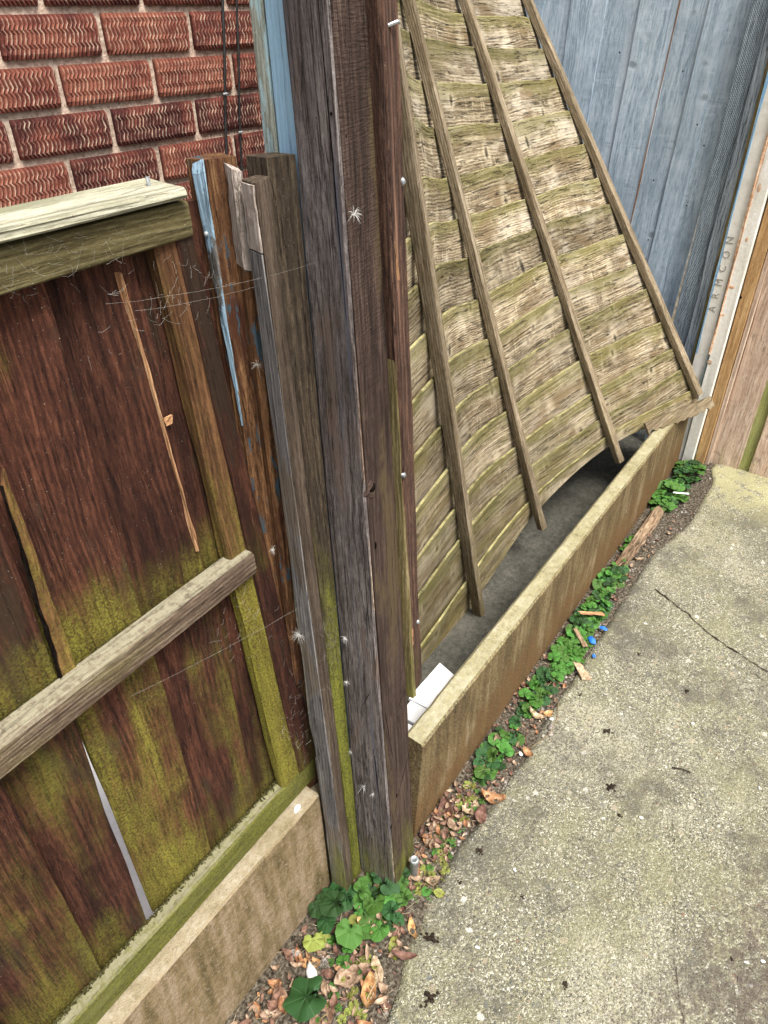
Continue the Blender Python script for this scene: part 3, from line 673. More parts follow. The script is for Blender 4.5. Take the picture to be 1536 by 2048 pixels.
def crackline(name, pts, wdt, mat, parent, seed=1):
    P = []
    for a, b in zip(pts, pts[1:]):
        a, b = V(a), V(b)
        for i in range(8): P.append(a.lerp(b, i/8)+V((mnoise.noise(a.lerp(b, i/8)*40)*.0006,)*3))
    P.append(V(pts[-1])); return MB().add(tube_data(P, wdt, 4, True)).build(name, mat, parent)
# holes, knots, checks
for z, f, a, b in ((1.42, .42, .0022, .0016), (1.425, .10, .002, .0018)):
    blob('nail_hole', on_left(z, f), (-1, 0, 0), a, b, M['dark'], tp, seed=int(z*100))
blob('nail_hole', on_front(1.405, .12), (0, -1, 0), .0035, .0022, M['dark'], tp, seed=3)
blob('knot', on_front(.998, .12), (0, -1, 0), .017, .012, M['post_front'], tp, .0035, seed=5)
blob('knot_hole', on_front(1.000, .14, .0022), (0, -1, 0), .007, .0085, M['dark'], tp, .0022, seed=6)
blob('knot_hole', on_front(.905, .16), (0, -1, 0), .008, .003, M['dark'], tp, .0012, seed=7)
blob('knot_hole', on_front(.30, .32), (0, -1, 0), .007, .004, M['dark'], tp, .0012, seed=17)
crackline('check', [on_left(1.60, .22), on_left(1.45, .16), on_left(1.30, .13), on_left(1.15, .10), on_left(1.05, .07)], .0011, M['dark'], tp)
crackline('check', [on_left(1.60, .45), on_left(1.40, .40), on_left(1.25, .42)], .0005, M['dark'], tp)
crackline('check', [on_left(.95, .12), on_left(.80, .16), on_left(.62, .11)], .0007, M['dark'], tp)
crackline('check', [on_left(.44, .28), on_left(.30, .24), on_left(.14, .30)], .0009, M['dark'], tp)
crackline('check', [on_left(.60, .30), on_left(.57, .45), on_left(.545, .62)], .0009, M['dark'], tp)
crackline('saw_cut', [on_front(.240, .0), on_front(.30, .45), on_front(.345, .98)], .0012, M['dark'], tp)
crackline('check', [on_front(.56, .1), on_front(.47, .2), on_front(.42, .28)], .0008, M['dark'], tp)
crackline('check', [on_front(.53, .95), on_front(.52, .6)], .0006, M['dark'], tp)
# pale worn arris splinters along the corner
for z0, z1 in ((1.02, 1.20), (.80, .93), (.06, .22)):
    a0, _ = post_corner(z0); a1, _ = post_corner(z1); o_ = V((-.0006, -.0012, 0))
    crackline('splinter', [a0+o_, a0.lerp(a1, .5)+o_, a1+o_], .0009, M['litter_a'], tp)
# batten beside the post
bt = thing('batten', 'worn red-brown batten with pale streak nailed along the right side of the tall post', 'batten', (-.033, -.012, .51))
Bq = [V((-.034, -.020, .508)), V((.009, -.012, .522)), V((.009, .016, .522)), V((-.034, .010, .508))]
Tq = [V((-.098, -.006, 1.95)), V((-.058, .002, 1.95)), V((-.058, .030, 1.95)), V((-.098, .022, 1.95))]
prism('batten_body', M['batten_red'], Bq, Tq, bt, n=50, bev=.004, wob=.0012, seed=3, jag_bot=.003)
def on_batten(z, f, out=0): 
    t = (z-.508)/(1.95-.508); return Bq[0].lerp(Tq[0], t).lerp(Bq[1].lerp(Tq[1], t), f)+V((0, -out, 0))
for z, f in ((1.345, .80), (.66, .72), (.98, .06)):
    blob('nail', on_batten(z, f, .0008), (-.3, -1, .1), .0048, .0042, M['zinc'], bt, .0022, seed=2)
MB().add(tube_data([on_batten(1.49, .3, .0), on_batten(1.492, .55, .006), on_batten(1.49, .75, .004)], .0016, 6)).build('staple', M['zinc'], bt)
prism('splinter', M['raw'], [on_batten(1.245, .25, .001), on_batten(1.245, .34, .001), on_batten(1.245, .34, -.001), on_batten(1.245, .25, -.001)], [on_batten(1.29, .16, .001), on_batten(1.29, .19, .001), on_batten(1.29, .19, -.001), on_batten(1.29, .16, -.001)], bt, n=5, bev=.0002, wob=.001)
prism('splinter', M['raw'], [on_batten(.635, .10, .001), on_batten(.635, .22, .001), on_batten(.635, .22, -.001), on_batten(.635, .10, -.001)], [on_batten(.672, .12, .001), on_batten(.672, .22, .001), on_batten(.672, .22, -.001), on_batten(.672, .12, -.001)], bt, n=5, bev=.0002, wob=.001)
prism('edge_strip', M['olive_batten'], [Bq[0]+V((-.0015, -.001, .0)), Bq[0]+V((.008, -.003, 0)), Bq[3]+V((.006, 0, 0)), Bq[3]+V((-.0015, 0, 0))],
      [on_batten(1.15, 0)+V((.0004, .003, 0)), on_batten(1.15, .02)+V((0, .003, 0)), on_batten(1.15, .02)+V((0, .02, 0)), on_batten(1.15, 0)+V((0.0004, .02, 0))], bt, n=30, bev=.001, wob=.0008)

# slim battens left of the post
s2m, s2t = [[-0.1835, 0.0398, 0.0], [-0.2012, 0.0574, 1.37]]
s2l, s2lt = [[-0.1857, 0.0794, 0.0], [-0.1918, 0.0853, 1.37]]
def q2(z): a = lean(s2m, s2t, z); b = lean(s2l, s2lt, z); return [a, a+V((.034, .012, 0)), b+V((.034, .004, 0)), b]
def q2z(dz): return dz
topz = 1.368
t = thing('short_batten', 'short grey-faced batten with sawn top, edge on, between the low panel and tall post', 'batten', q2(0)[0], 'short timbers left of the tall post')
prism('batten_body', M['s2'], q2(-.04), q2(topz), t, n=44, bev=.0015, wob=.0009, seed=12)
def q2f(z):
    a, _, _, b = q2(z); o = V((-.0022, 0, 0)); e = V((0, .0012, 0)); return [a+o+e, a+e, b-e, b+o-e]
prism('batten_face', M['s2face'], q2f(-.04), q2f(1.30), t, n=44, bev=.0006, wob=.0009, seed=13)
prism('batten_face', M['bleached'], q2f(1.302), q2f(topz-.002), t, n=8, bev=.0006, wob=.0009, seed=14)
pl0 = lean(plx, plt, -.04)+V((-.0025, -.004, 0)); pl1 = lean(plx, plt, 1.385)+V((-.0025, -.004, 0))
a0 = lean(s2m, s2t, -.04); a1 = lean(s2m, s2t, 1.385)
tag(prism('short_batten', M['s3'], [a0+V((.036, .009, 0)), pl0, pl0+V((0, .035, 0)), a0+V((.036, .045, 0))], [a1+V((.0345, .012, 0)), pl1, pl1+V((0, .032, 0)), a1+V((.0345, .045, 0))], None, n=44, bev=.002, wob=.0011, seed=15),
    'short batten coated in bright green moss, tight against the tall post', 'batten', 'short timbers left of the tall post')
t = thing('short_timber', 'short brown knotty timber with a sky blue painted side', 'timber', (-.195, .13, .0), 'short timbers left of the tall post')
prism('timber_body', M['s1'], [(-.200, .128, -.03), (-.150, .120, -.03), (-.140, .165, -.03), (-.200, .165, -.03)], [(-.2045, .1225, 1.384), (-.168, .112, 1.384), (-.160, .150, 1.384), (-.2045, .150, 1.384)], t, n=40, bev=.002, wob=.0012, seed=5)
prism('painted_side', M['bluechip'], [(-.2046, .1225, 1.085), (-.2040, .1225, 1.09), (-.2040, .1250, 1.085), (-.2046, .1250, 1.085)], [(-.2075, .1215, 1.374), (-.2048, .1215, 1.386), (-.2048, .139, 1.380), (-.2075, .139, 1.370)], t, n=40, bev=.0006, wob=.0007, seed=6)
pe0 = [V((-.186, .1100, .60)), V((-.168, .1060, .60)), V((-.160, .125, .60)), V((-.180, .128, .60))]; pe1 = [V((-.1905, .098, 1.376)), V((-.1800, .094, 1.372)), V((-.170, .112, 1.374)), V((-.182, .118, 1.380))]
pem = [a.lerp(b, .87) for a, b in zip(pe0, pe1)]
prism('side_strip', M['s1'], pe0, pem, t, n=24, bev=.002, wob=.0016, seed=7)
prism('pale_edge', M['bleached'], [p+V((0, 0, .0005)) for p in pem], pe1, t, n=10, bev=.002, wob=.0012, seed=7)
blob('nail', V((-.2085, .131, 1.313)), (-1, -.4, 0), .0032, .0028, M['zinc'], t, .002)
# painted posts standing behind
tag(prism('painted_timber', M['bluep'], [(-.115, .062, -.03), (-.06, .062, -.03), (-.06, .096, -.03), (-.115, .096, -.03)], [(-.1175, .072, 2.0), (-.06, .075, 2.0), (-.06, .1045, 2.0), (-.1175, .1035, 2.0)], None, n=30, bev=.0015, wob=.0006, seed=3),
    'bright sky blue painted timber peeping out behind the tall post', 'timber', 'painted timbers behind the tall post')
tag(prism('painted_timber', M['greenp'], [(-.115, .099, -.03), (-.06, .099, -.03), (-.06, .122, -.03), (-.115, .122, -.03)], [(-.1175, .1055, 2.0), (-.06, .1065, 2.0), (-.06, .1225, 2.0), (-.1175, .1225, 2.0)], None, n=30, bev=.0015, wob=.0006, seed=4),
    'pale grey-green washed timber beside the blue one and the bricks', 'timber', 'painted timbers behind the tall post')

# ================================================================== RIGHT GRAVEL BOARD
def gravel():
    B = [(.0, 0, -.05), (.0, .047, -.05), (.034, .047, .285), (.036, 0, .283)]
    n = 60; vs, fs = [], []
    for i in range(n+1):
        t = i/n
        def L_(x0, x1): return x0+(x1-x0)*t
        chip = .006*max(0, mnoise.noise(V((t*30, 2, 2))))+.0025*mnoise.noise(V((t*90, 5, 2)))
        sec = [(L_(0, 1.93), 0, -.05), (L_(.034, 1.93), 0, .277), (L_(.035, 1.93), .0045, .283), (L_(.036, 1.93), .040-chip, .2845), (L_(.036, 1.93), .047-chip*.6, .278), (L_(.0, 1.93), .048, -.05)]
        for k, (x, y, z) in enumerate(sec):
            w_ = .0009*mnoise.noise(V((x*25, k*3, 1))); vs.append((x, y+w_, z+w_*.8))
    for i in range(n):
        for k in range(6):
            a = i*6+k; b = i*6+(k+1) % 6; fs.append((a, b, b+6, a+6))
    fs += [tuple(range(6)), tuple(n*6+k for k in reversed(range(6)))]
    me = mesh_from('gravel_board', vs, fs); fixn(me)
    return tag(link('gravel_board', me, M['gb']), 'brown stained concrete gravel board below the fallen panel, pale lichen on top', 'gravel board', 'concrete gravel boards')
gravel()

# ================================================================== FALLEN WANEY PANEL
COLS = [[[0.2328, 0.2651, 0.0], [-0.2553, 0.0393, 0.9661]], [[0.7028, 0.2651, 0.03], [-0.2366, 0.0395, 0.9708]], [[1.0475, 0.2279, 0.15], [-0.1901, 0.2364, 0.9529]], [[1.4061, 0.1212, 0.25], [-0.1368, 0.4011, 0.9058]], [[1.88, 0.0074, 0.3211], [-0.0974, 0.5306, 0.842]]]
ROWS = [[-0.0337, 0.0145, 0.0352, -0.0625], [0.1241, 0.0908, 0.0808, 0.0132], [0.3076, 0.1988, 0.1469, 0.1022], [0.424, 0.2994, 0.2468, 0.1914], [0.5667, 0.424, 0.3665, 0.301], [0.7009, 0.5328, 0.4811, 0.4313], [0.8324, 0.6535, 0.5846, 0.5275], [0.9514, 0.7691, 0.6951, 0.6402], [1.0608, 0.8839, 0.7951, 0.75], [1.1546, 0.9752, 0.884, 0.8446], [1.2438, 1.0742, 0.9908, 0.9613], [1.3566, 1.1856, 1.0958, 1.068], [1.4366, 1.2852, 1.1977, 1.1785], [1.5023, 1.3773, 1.2891, 1.2718], [1.5692, 1.4549, 1.3688, 1.3691], [1.6335, 1.5407, 1.4708, 1.4686], [1.6977, 1.6211, 1.5595, 1.5655]]
CP = [(V(a), V(b)) for a, b in COLS]
S = [0.0, .47, .85, 1.24, 1.75]          # arc position of the five columns
def cat(p0, p1, p2, p3, t): return .5*((2*p1)+(-p0+p2)*t+(2*p0-5*p1+4*p2-p3)*t*t+(-p0+3*p1-3*p2+p3)*t*t*t)
def interp(vals, s):
    k = 0
    while k < len(S)-2 and s > S[k+1]: k += 1
    t = (s-S[k])/(S[k+1]-S[k])
    if t < 0 or t > 1: return vals[k]+(vals[k+1]-vals[k])*t
    a = vals[k-1] if k > 0 else vals[k]*2-vals[k+1]
    b = vals[k+2] if k+2 < len(vals) else vals[k+1]*2-vals[k]
    return cat(a, vals[k], vals[k+1], b, t)
def surf(s, t):
    return interp([p+d*t for p, d in CP], s)
def snorm(s, t):
    a = surf(s+.01, t)-surf(s-.01, t); b = surf(s, t+.01)-surf(s, t-.01); n_ = a.cross(b).normalized()
    return n_ if n_.y < 0 else -n_
rowv = [[r[0]-(.04, .07, .09)[min(k, 2)]-(.02 if k > 3 else 0)]+r for k, r in enumerate(ROWS)]      # extend to the hidden left column
FP = thing('fence_panel', 'fallen waney lap panel leaning behind the concrete board, mossy pale slats', 'fence', (1.05, .2, .05), 'fence panels')
NS = 56; SMAX = 1.765
for k in range(1, len(ROWS)):
    lo, hi = rowv[k-1], rowv[k]
    vs, fs, at, gcs = [], [], [], []
    tv = [0, .022, .1, .3, .55, .8, 1.0]      # from the exposed top edge down to the tucked bottom
    nv = len(tv)
    for side in (0, 1):
        for i in range(NS+1):
            s0_ = float(np.interp(rowv[k][1], [-.1, .6, 1.4, 1.8], [0.02, .22, .40, .46])); s = s0_+(SMAX-s0_)*i/NS
            th = interp(hi, s)+.007*mnoise.noise(V((s*5, k*3.3, 0)))+.0022*mnoise.noise(V((s*28, k*3.3, 5)))
            tl = interp(lo, s)-(.030 if k > 1 else 0)
            for j, v in enumerate(tv):
                t = th+(tl-th)*v
                bow = .0035*mnoise.noise(V((s*4, k*7.7, v*2)))
                off = .0175*(1-v)+bow+(.0015 if side == 0 else -.0055)
                if side == 0 and j == 0: off -= .0014
                P = surf(s, t)+snorm(s, min(t, 1.5))*off
                gcs += [(th-t)+.02*math.sin(k), off*.5, s]
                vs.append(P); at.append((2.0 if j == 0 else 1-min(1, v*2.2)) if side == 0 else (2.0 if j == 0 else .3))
    o2 = (NS+1)*nv
    for i in range(NS):
        for j in range(nv-1):
            a = i*nv+j; fs.append((a, a+1, a+nv+1, a+nv)); a += o2; fs.append((a, a+nv, a+nv+1, a+1))
        a = i*nv; fs.append((a, a+nv, a+nv+o2, a+o2)); a = i*nv+nv-1; fs.append((a, a+o2, a+nv+o2, a+nv))
    for j in range(nv-1):
        a = j; fs.append((a, a+o2, a+o2+1, a+1)); a = NS*nv+j; fs.append((a, a+1, a+o2+1, a+o2))
    c = surf(.8, rowv[k][2]); mw = frame(c, surf(1.4, rowv[k][4])-surf(.4, rowv[k][1]), V((0, 0, 1)))
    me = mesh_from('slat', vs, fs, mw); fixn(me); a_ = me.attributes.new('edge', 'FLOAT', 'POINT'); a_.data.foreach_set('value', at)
    a_ = me.attributes.new('gc', 'FLOAT_VECTOR', 'POINT'); a_.data.foreach_set('vector', gcs)
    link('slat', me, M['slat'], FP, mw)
def panel_batten(s, t0, t1, w_, d_, off, mat, s_top=None, n=40, seed=1, name='batten'):
    B, T = [], []
    vs, fs = [], []
    mw = frame(surf(s, t0), surf(s, t1)-surf(s, t0), V((1, 0, 0)))
    rnd = random.Random(seed)
    for i in range(n+1):
        t = t0+(t1-t0)*i/n; P = surf(s, t); nn = snorm(s, min(max(t, .05), 1.5)); a = (surf(s+.01, t)-surf(s-.01, t)).normalized()
        ww = mnoise.noise(V((seed*5, t*6, 0)))*.0016
        pr = [(-w_/2+.002, off), (w_/2-.002, off), (w_/2, off+.002), (w_/2, off+d_-.002), (w_/2-.002, off+d_), (-w_/2+.002, off+d_), (-w_/2, off+d_-.002), (-w_/2, off+.002)]
        for x, y in pr: vs.append(P+a*(x+ww+rnd.uniform(-.0002, .0002))+nn*(y+ww*.5))
    for i in range(n):
        for k in range(8):
            p = i*8+k; q = i*8+(k+1) % 8; fs.append((p, q, q+8, p+8))
    fs += [tuple(reversed(range(8))), tuple(n*8+k for k in range(8))]
    me = mesh_from(name, vs, fs, mw); fixn(me); return link(name, me, mat, FP, mw)
panel_batten(S[1], -.03, 1.72, .022, .032, .020, M['pbatten'], seed=1)
panel_batten(S[2], -.02, 1.72, .024, .024, .020, M['pbatten'], seed=2)
panel_batten(S[3], -.02, 1.72, .026, .022, .020, M['pbatten'], seed=3)
panel_batten(S[4], -.01, 1.72, .030, .024, .019, M['pbatten'], seed=4)
panel_batten(S[4]+.012, .0, 1.72, .030, .020, -.018, M['pbatten'], seed=5, name='frame')
# broken bottom rail: whole on the left, torn stub under the right corner
def rail_piece(s0, s1, t0, hgt, off, dd, mat, n=30, jag=0.0, name='bottom_rail', seed=1):
    vs, fs = [], []
    mw = frame(surf(s0, t0), surf(s1, t0)-surf(s0, t0), V((0, 0, 1)))
    for i in range(n+1):
        s = s0+(s1-s0)*i/n; tb = interp([r for r in rowv[0]], s)+t0
        j = jag*abs(mnoise.noise(V((s*26, seed, 0))))*1.8 + jag*.4*mnoise.noise(V((s*90, seed, 3)))
        for (tt, oo) in ((tb-hgt+j, off), (tb, off), (tb, off+dd), (tb-hgt+j*.8, off+dd)):
            vs.append(surf(s, tt)+snorm(s, .05)*oo)
    for i in range(n):
        for k in range(4):
            p = i*4+k; q = i*4+(k+1) % 4; fs.append((p, q, q+4, p+4))
    fs += [(3, 2, 1, 0), tuple(n*4+k for k in range(4))]
    me = mesh_from(name, vs, fs, mw); fixn(me); return link(name, me, mat, FP, mw)
rail_piece(1.42, 1.80, .030, .050, .030, .008, M['pbatten'], 34, .018, seed=3)
rail_piece(-.02, .46, -.006, .022, -.010, .014, M['raw'], 24, .003, seed=5)
blob('torn_edge', surf(1.66, .30)*0+surf(1.755, .03)+snorm(1.7, .05)*.04, (-.4, -1, .1), .006, .005, M['raw'], FP, .003, seed=4)

# ================================================================== BLUE FENCE, CONCRETE POST, BROWN PANEL
BF = thing('fence_panel', 'blue-grey washed close-boarded panel behind the fallen one', 'fence', (2.05, .5, 0), 'fence panels')
X0 = 2.045
edges = [(.143, .113), (.205, .180), (.262, .238), (.372, .335), (.482, .452), (.600, .575), (.715, .69), (.83, .80), (.94, .91), (1.05, 1.02), (1.16, 1.13)]
for i in range(len(edges)-1):
    (a, ta), (b, tb) = edges[i], edges[i+1]
    sl = .060                                     # the boards lean slightly: shift in Y per metre is the difference of foot and head
    ya0, ya1 = a+.055, ta-.005; yb0, yb1 = b+.055+.012, tb-.005+.012
    f = X0-.004*(i % 2)
    if i == 3: ya0 += .0; 
    prism('board', M['bluef'], [(f, ya0, .02), (f-.002, yb0, .02), (f+.013, yb0, .02), (f+.015, ya0, .02)], [(f, ya1, 1.86), (f-.002, yb1, 1.86), (f+.013, yb1, 1.86), (f+.015, ya1, 1.86)], BF, n=24, bev=.0015, wob=.0012, seed=i+40)
prism('bare_edge', M['raw'], [(X0-.0065, .4285, .02), (X0-.0065, .4318, .02), (X0-.001, .4318, .02), (X0-.001, .4285, .02)], [(X0-.0065, .3295, 1.86), (X0-.0065, .332, 1.86), (X0-.001, .332, 1.86), (X0-.001, .3295, 1.86)], BF, n=40, bev=.0004, wob=.0012)
prism('hatched_board', M['bluehatch'], [(2.012, .088, .02), (2.010, .166, .02), (2.034, .166, .02), (2.034, .088, .02)], [(2.012, .052, 1.86), (2.010, .118, 1.86), (2.034, .118, 1.86), (2.034, .052, 1.86)], BF, n=30, bev=.001, wob=.0012, seed=2)
prism('rough_batten', M['bluerough'], [(1.996, .060, .02), (1.998, .098, .02), (2.030, .098, .02), (2.030, .060, .02)], [(1.996, .028, 1.86), (1.998, .066, 1.86), (2.030, .066, 1.86), (2.030, .028, 1.86)], BF, n=60, bev=.002, wob=.003, seed=3)
for z, y in ((1.33, .30), (1.0, .33), (.93, .20), (1.12, .185), (1.38, .52), (1.18, .22), (.80, .31)):
    blob('nail', V((X0-.0055, y, z)), (-1, 0, 0), .0028, .0024, M['dark'], BF, .001, seed=int(z*50))

CPT = thing('concrete_post', 'off-white slotted concrete post with blue paint line at the corner', 'post', (2.02, 0, 0))
prism('post_body', M['whitepost'], [(1.975, -.0005, -.05), (1.975, .048, -.05), (2.08, .050, -.05), (2.08, -.0005, -.05)], [(1.975, -.022, 1.95), (1.975, .026, 1.95), (2.08, .028, 1.95), (2.08, -.022, 1.95)], CPT, n=30, bev=.002, wob=.0009, seed=1)
prism('post_flange', M['whitepost'], [(1.968, -.047, -.05), (1.968, -.004, -.05), (2.08, -.004, -.05), (2.08, -.047, -.05)], [(1.968, -.066, 1.95), (1.968, -.0255, 1.95), (2.08, -.0255, 1.95), (2.08, -.066, 1.95)], CPT, n=30, bev=.003, wob=.0009, seed=2)
prism('edge_strip', M['olive_batten'], [(1.985, .0505, -.03), (1.985, .059, -.03), (2.03, .059, -.03), (2.03, .0505, -.03)], [(1.985, .0265, 1.95), (1.985, .0345, 1.95), (2.03, .0345, 1.95), (2.03, .0265, 1.95)], CPT, n=20, bev=.001, wob=.0008)
prism('paint_line', M['paintblue'], [(1.9735, .037, .44), (1.9735, .0405, .44), (1.976, .0405, .44), (1.976, .037, .44)], [(1.9735, .017, 1.95), (1.9735, .0235, 1.95), (1.976, .0235, 1.95), (1.976, .017, 1.95)], CPT, n=60, bev=.0003, wob=.0022)
prism('groove', M['paintteal'], [(1.9685, -.0035, .2), (1.9685, -.001, .2), (1.977, -.001, .2), (1.977, -.0035, .2)], [(1.9685, -.025, 1.95), (1.9685, -.0222, 1.95), (1.977, -.0222, 1.95), (1.977, -.025, 1.95)], CPT, n=40, bev=.0003, wob=.0012)
prism('rust_stain', M['rust'], [(1.9672, -.012, .45), (1.9672, -.0055, .45), (1.969, -.0055, .45), (1.969, -.012, .45)], [(1.9672, -.031, 1.95), (1.9672, -.0265, 1.95), (1.969, -.0265, 1.95), (1.969, -.031, 1.95)], CPT, n=50, bev=.0003, wob=.0035)
for z, y, a, b in ((.70, -.024, .006, .012), (.60, -.018, .005, .008), (.42, -.016, .009, .010), (1.02, -.03, .016, .006), (.86, -.034, .008, .005), (1.2, -.034, .012, .005)):
    blob('rust_stain', V((1.9676, y, z)), (-1, 0, 0), a, b, M['rust'], CPT, .0005, seed=int(z*90))
blob('rust_stain', V((1.972, .030, .13)), (-1, 0, 0), .020, .012, M['bark'], CPT, .003, seed=9)
# cast lettering running up the post
for i, ch in enumerate('ARMCON'):
    cu_ = bpy.data.curves.new('letter', 'FONT'); cu_.body = ch; cu_.size = .034; cu_.extrude = .0007; cu_.align_x = 'CENTER'; cu_.resolution_u = 3
    to = bpy.data.objects.new('letter_tmp', cu_); COL.objects.link(to); bpy.context.view_layer.update()
    lme = bpy.data.meshes.new_from_object(to); COL.objects.unlink(to); bpy.data.objects.remove(to)
    lme.materials.clear(); lme.materials.append(M['ink']); lme.name = 'letter'
    # the letter's right-hand direction runs up the post, its top points away from the path
    mw = Matrix(((0, 0, -1, 1.9745), (-.012, 1, 0, .0105-.011*(i*.0475)), (1, .012, 0, .612+i*.0475), (0, 0, 0, 1)))
    link('letter', lme, None, CPT, mw)

BP = thing('fence_panel', 'pinkish brown board panel with a green algae streak at the right edge', 'fence', (2.02, -.3, 0), 'fence panels')
prism('frame_batten', M['tan'], [(1.985, -.087, -.02), (1.985, -.051, -.02), (2.04, -.051, -.02), (2.04, -.087, -.02)], [(1.985, -.114, 1.9), (1.985, -.072, 1.9), (2.04, -.072, 1.9), (2.04, -.114, 1.9)], BP, n=30, bev=.002, wob=.0008, seed=1)
prism('frame_batten', M['pink'], [(1.993, -.105, -.02), (1.993, -.089, -.02), (2.04, -.089, -.02), (2.04, -.105, -.02)], [(1.993, -.132, 1.9), (1.993, -.116, 1.9), (2.04, -.116, 1.9), (2.04, -.132, 1.9)], BP, n=30, bev=.002, wob=.0008, seed=2)
blob('knot', V((1.9842, -.060, .665)), (-1, 0, 0), .005, .004, M['dark'], BP, .001, seed=4)
yy = -.107
for i, (wd_, mt, xo) in enumerate(((.098, 'pink', 2.010), (.046, 'pinkgreen', 2.016), (.115, 'pink', 2.008), (.11, 'pinkgreen', 2.014), (.12, 'pink', 2.008), (.12, 'pink', 2.014), (.12, 'pink', 2.008), (.12, 'pink', 2.012), (.12, 'pink', 2.008))):
    y0, y1 = yy, yy-wd_
    prism('board', M[mt], [(xo, y1-.006, -.03), (xo, y0, -.03), (xo+.014, y0, -.03), (xo+.014, y1-.006, -.03)], [(xo, y1-.030, 1.88), (xo, y0-.024, 1.88), (xo+.014, y0-.024, 1.88), (xo+.014, y1-.030, 1.88)], BP, n=30, bev=.001, wob=.003, seed=i+70)
    yy = y1

# ================================================================== SMALL THINGS
def ground_z(x, y): return .001 if y < strip_y(x) else -.012
# metal pipe stub
t = thing('pipe_stub', 'short galvanised pipe end beside the foot of the tall post', 'pipe', (-.066, -.046, 0))
ax = V((-.02, -.02, 1)).normalized(); c0 = V((-.066, -.046, -.02)); rr0, rr1 = .0095, .0052
vs, fs = [], []; ns = 18
mwp = frame(c0, ax, V((1, 0, 0)))
for (zl, rr) in ((0, rr0*.85), (.062, rr0*.85), (.064, rr0), (.074, rr0*1.02), (.077, rr0*.9), (.077, rr1), (.03, rr1)):
    for i in range(ns):
        a = 2*math.pi*i/ns; vs.append(V((math.cos(a)*rr, math.sin(a)*rr, zl)))
for r_ in range(6):
    for i in range(ns):
        a = r_*ns+i; b = r_*ns+(i+1) % ns; fs.append((a, b, b+ns, a+ns))
me = mesh_from('pipe_wall', vs, fs, smooth=True); fixn(me); link('pipe_wall', me, M['zinc'], t, mwp)
me = mesh_from('bore', [V((math.cos(2*math.pi*i/ns)*rr1, math.sin(2*math.pi*i/ns)*rr1, .045)) for i in range(ns)], [tuple(range(ns))]); link('bore', me, M['dark'], t, mwp)

# white plastic trim behind the gravel board
t = thing('plastic_trim', 'white plastic trim offcut wedged behind the near end of the gravel board', 'plastic offcut', (.25, .12, .1))
for (xa, xb, y0, y1, z_) in ((.06, .170, .062, .15, .122), (.176, .228, .062, .158, .126), (.234, .372, .062, .168, .122)):
    if xb > .3:
        prism('trim_strip', M['white'], [(xa, y0, z_-.01), (xa, y1, z_-.01), (xa, y1, z_), (xa, y0, z_)], [(xb-.026, y0, z_-.01), (xb+.004, y1-.002, z_-.01), (xb+.004, y1-.002, z_), (xb-.026, y0, z_)], t, n=4, bev=.001, wob=.0003)
    else: box('trim_strip', M['white'], (xa, xb), (y0, y1), (z_-.01, z_), 'x', t, n=4, bev=.001, wob=.0003)

# pebbles, litter: uncountable small stuff
rnd = random.Random(11)
g = MB()
for i in range(1500):
    x = rnd.uniform(-.75, 1.98); e = strip_y(x); y = rnd.triangular(e-.035, .0 if x > 0 else .08, e+.01)
    if x > .95 and x < 1.6 and rnd.random() < .4: y = e+rnd.uniform(-.01, .05)
    r_ = rnd.uniform(.0015, .0042)*(1.4 if rnd.random() < .1 else 1)
    g.add(stone_data((x, y, -.010+r_*.3), r_*rnd.uniform(.8, 1.5), r_, r_*.6, i, 1, rnd.random()*3))
tag(g.build('gravel', M['pebble'], smooth=True), kind='stuff')
g = MB()
for i in range(420):       # loose grit on the path, thicker at the right
    x = rnd.uniform(-.2, 2.0); y = strip_y(x)-abs(rnd.gauss(0, .35)) if rnd.random() < .5 else rnd.uniform(-.95, -.60)
    r_ = rnd.uniform(.0008, .0022)
    g.add(stone_data((x, y, .001), r_*rnd.uniform(.8, 1.6), r_, r_*.5, i+7, 1, rnd.random()*3))
tag(g.build('grit', M['pebble'], smooth=True), kind='stuff')

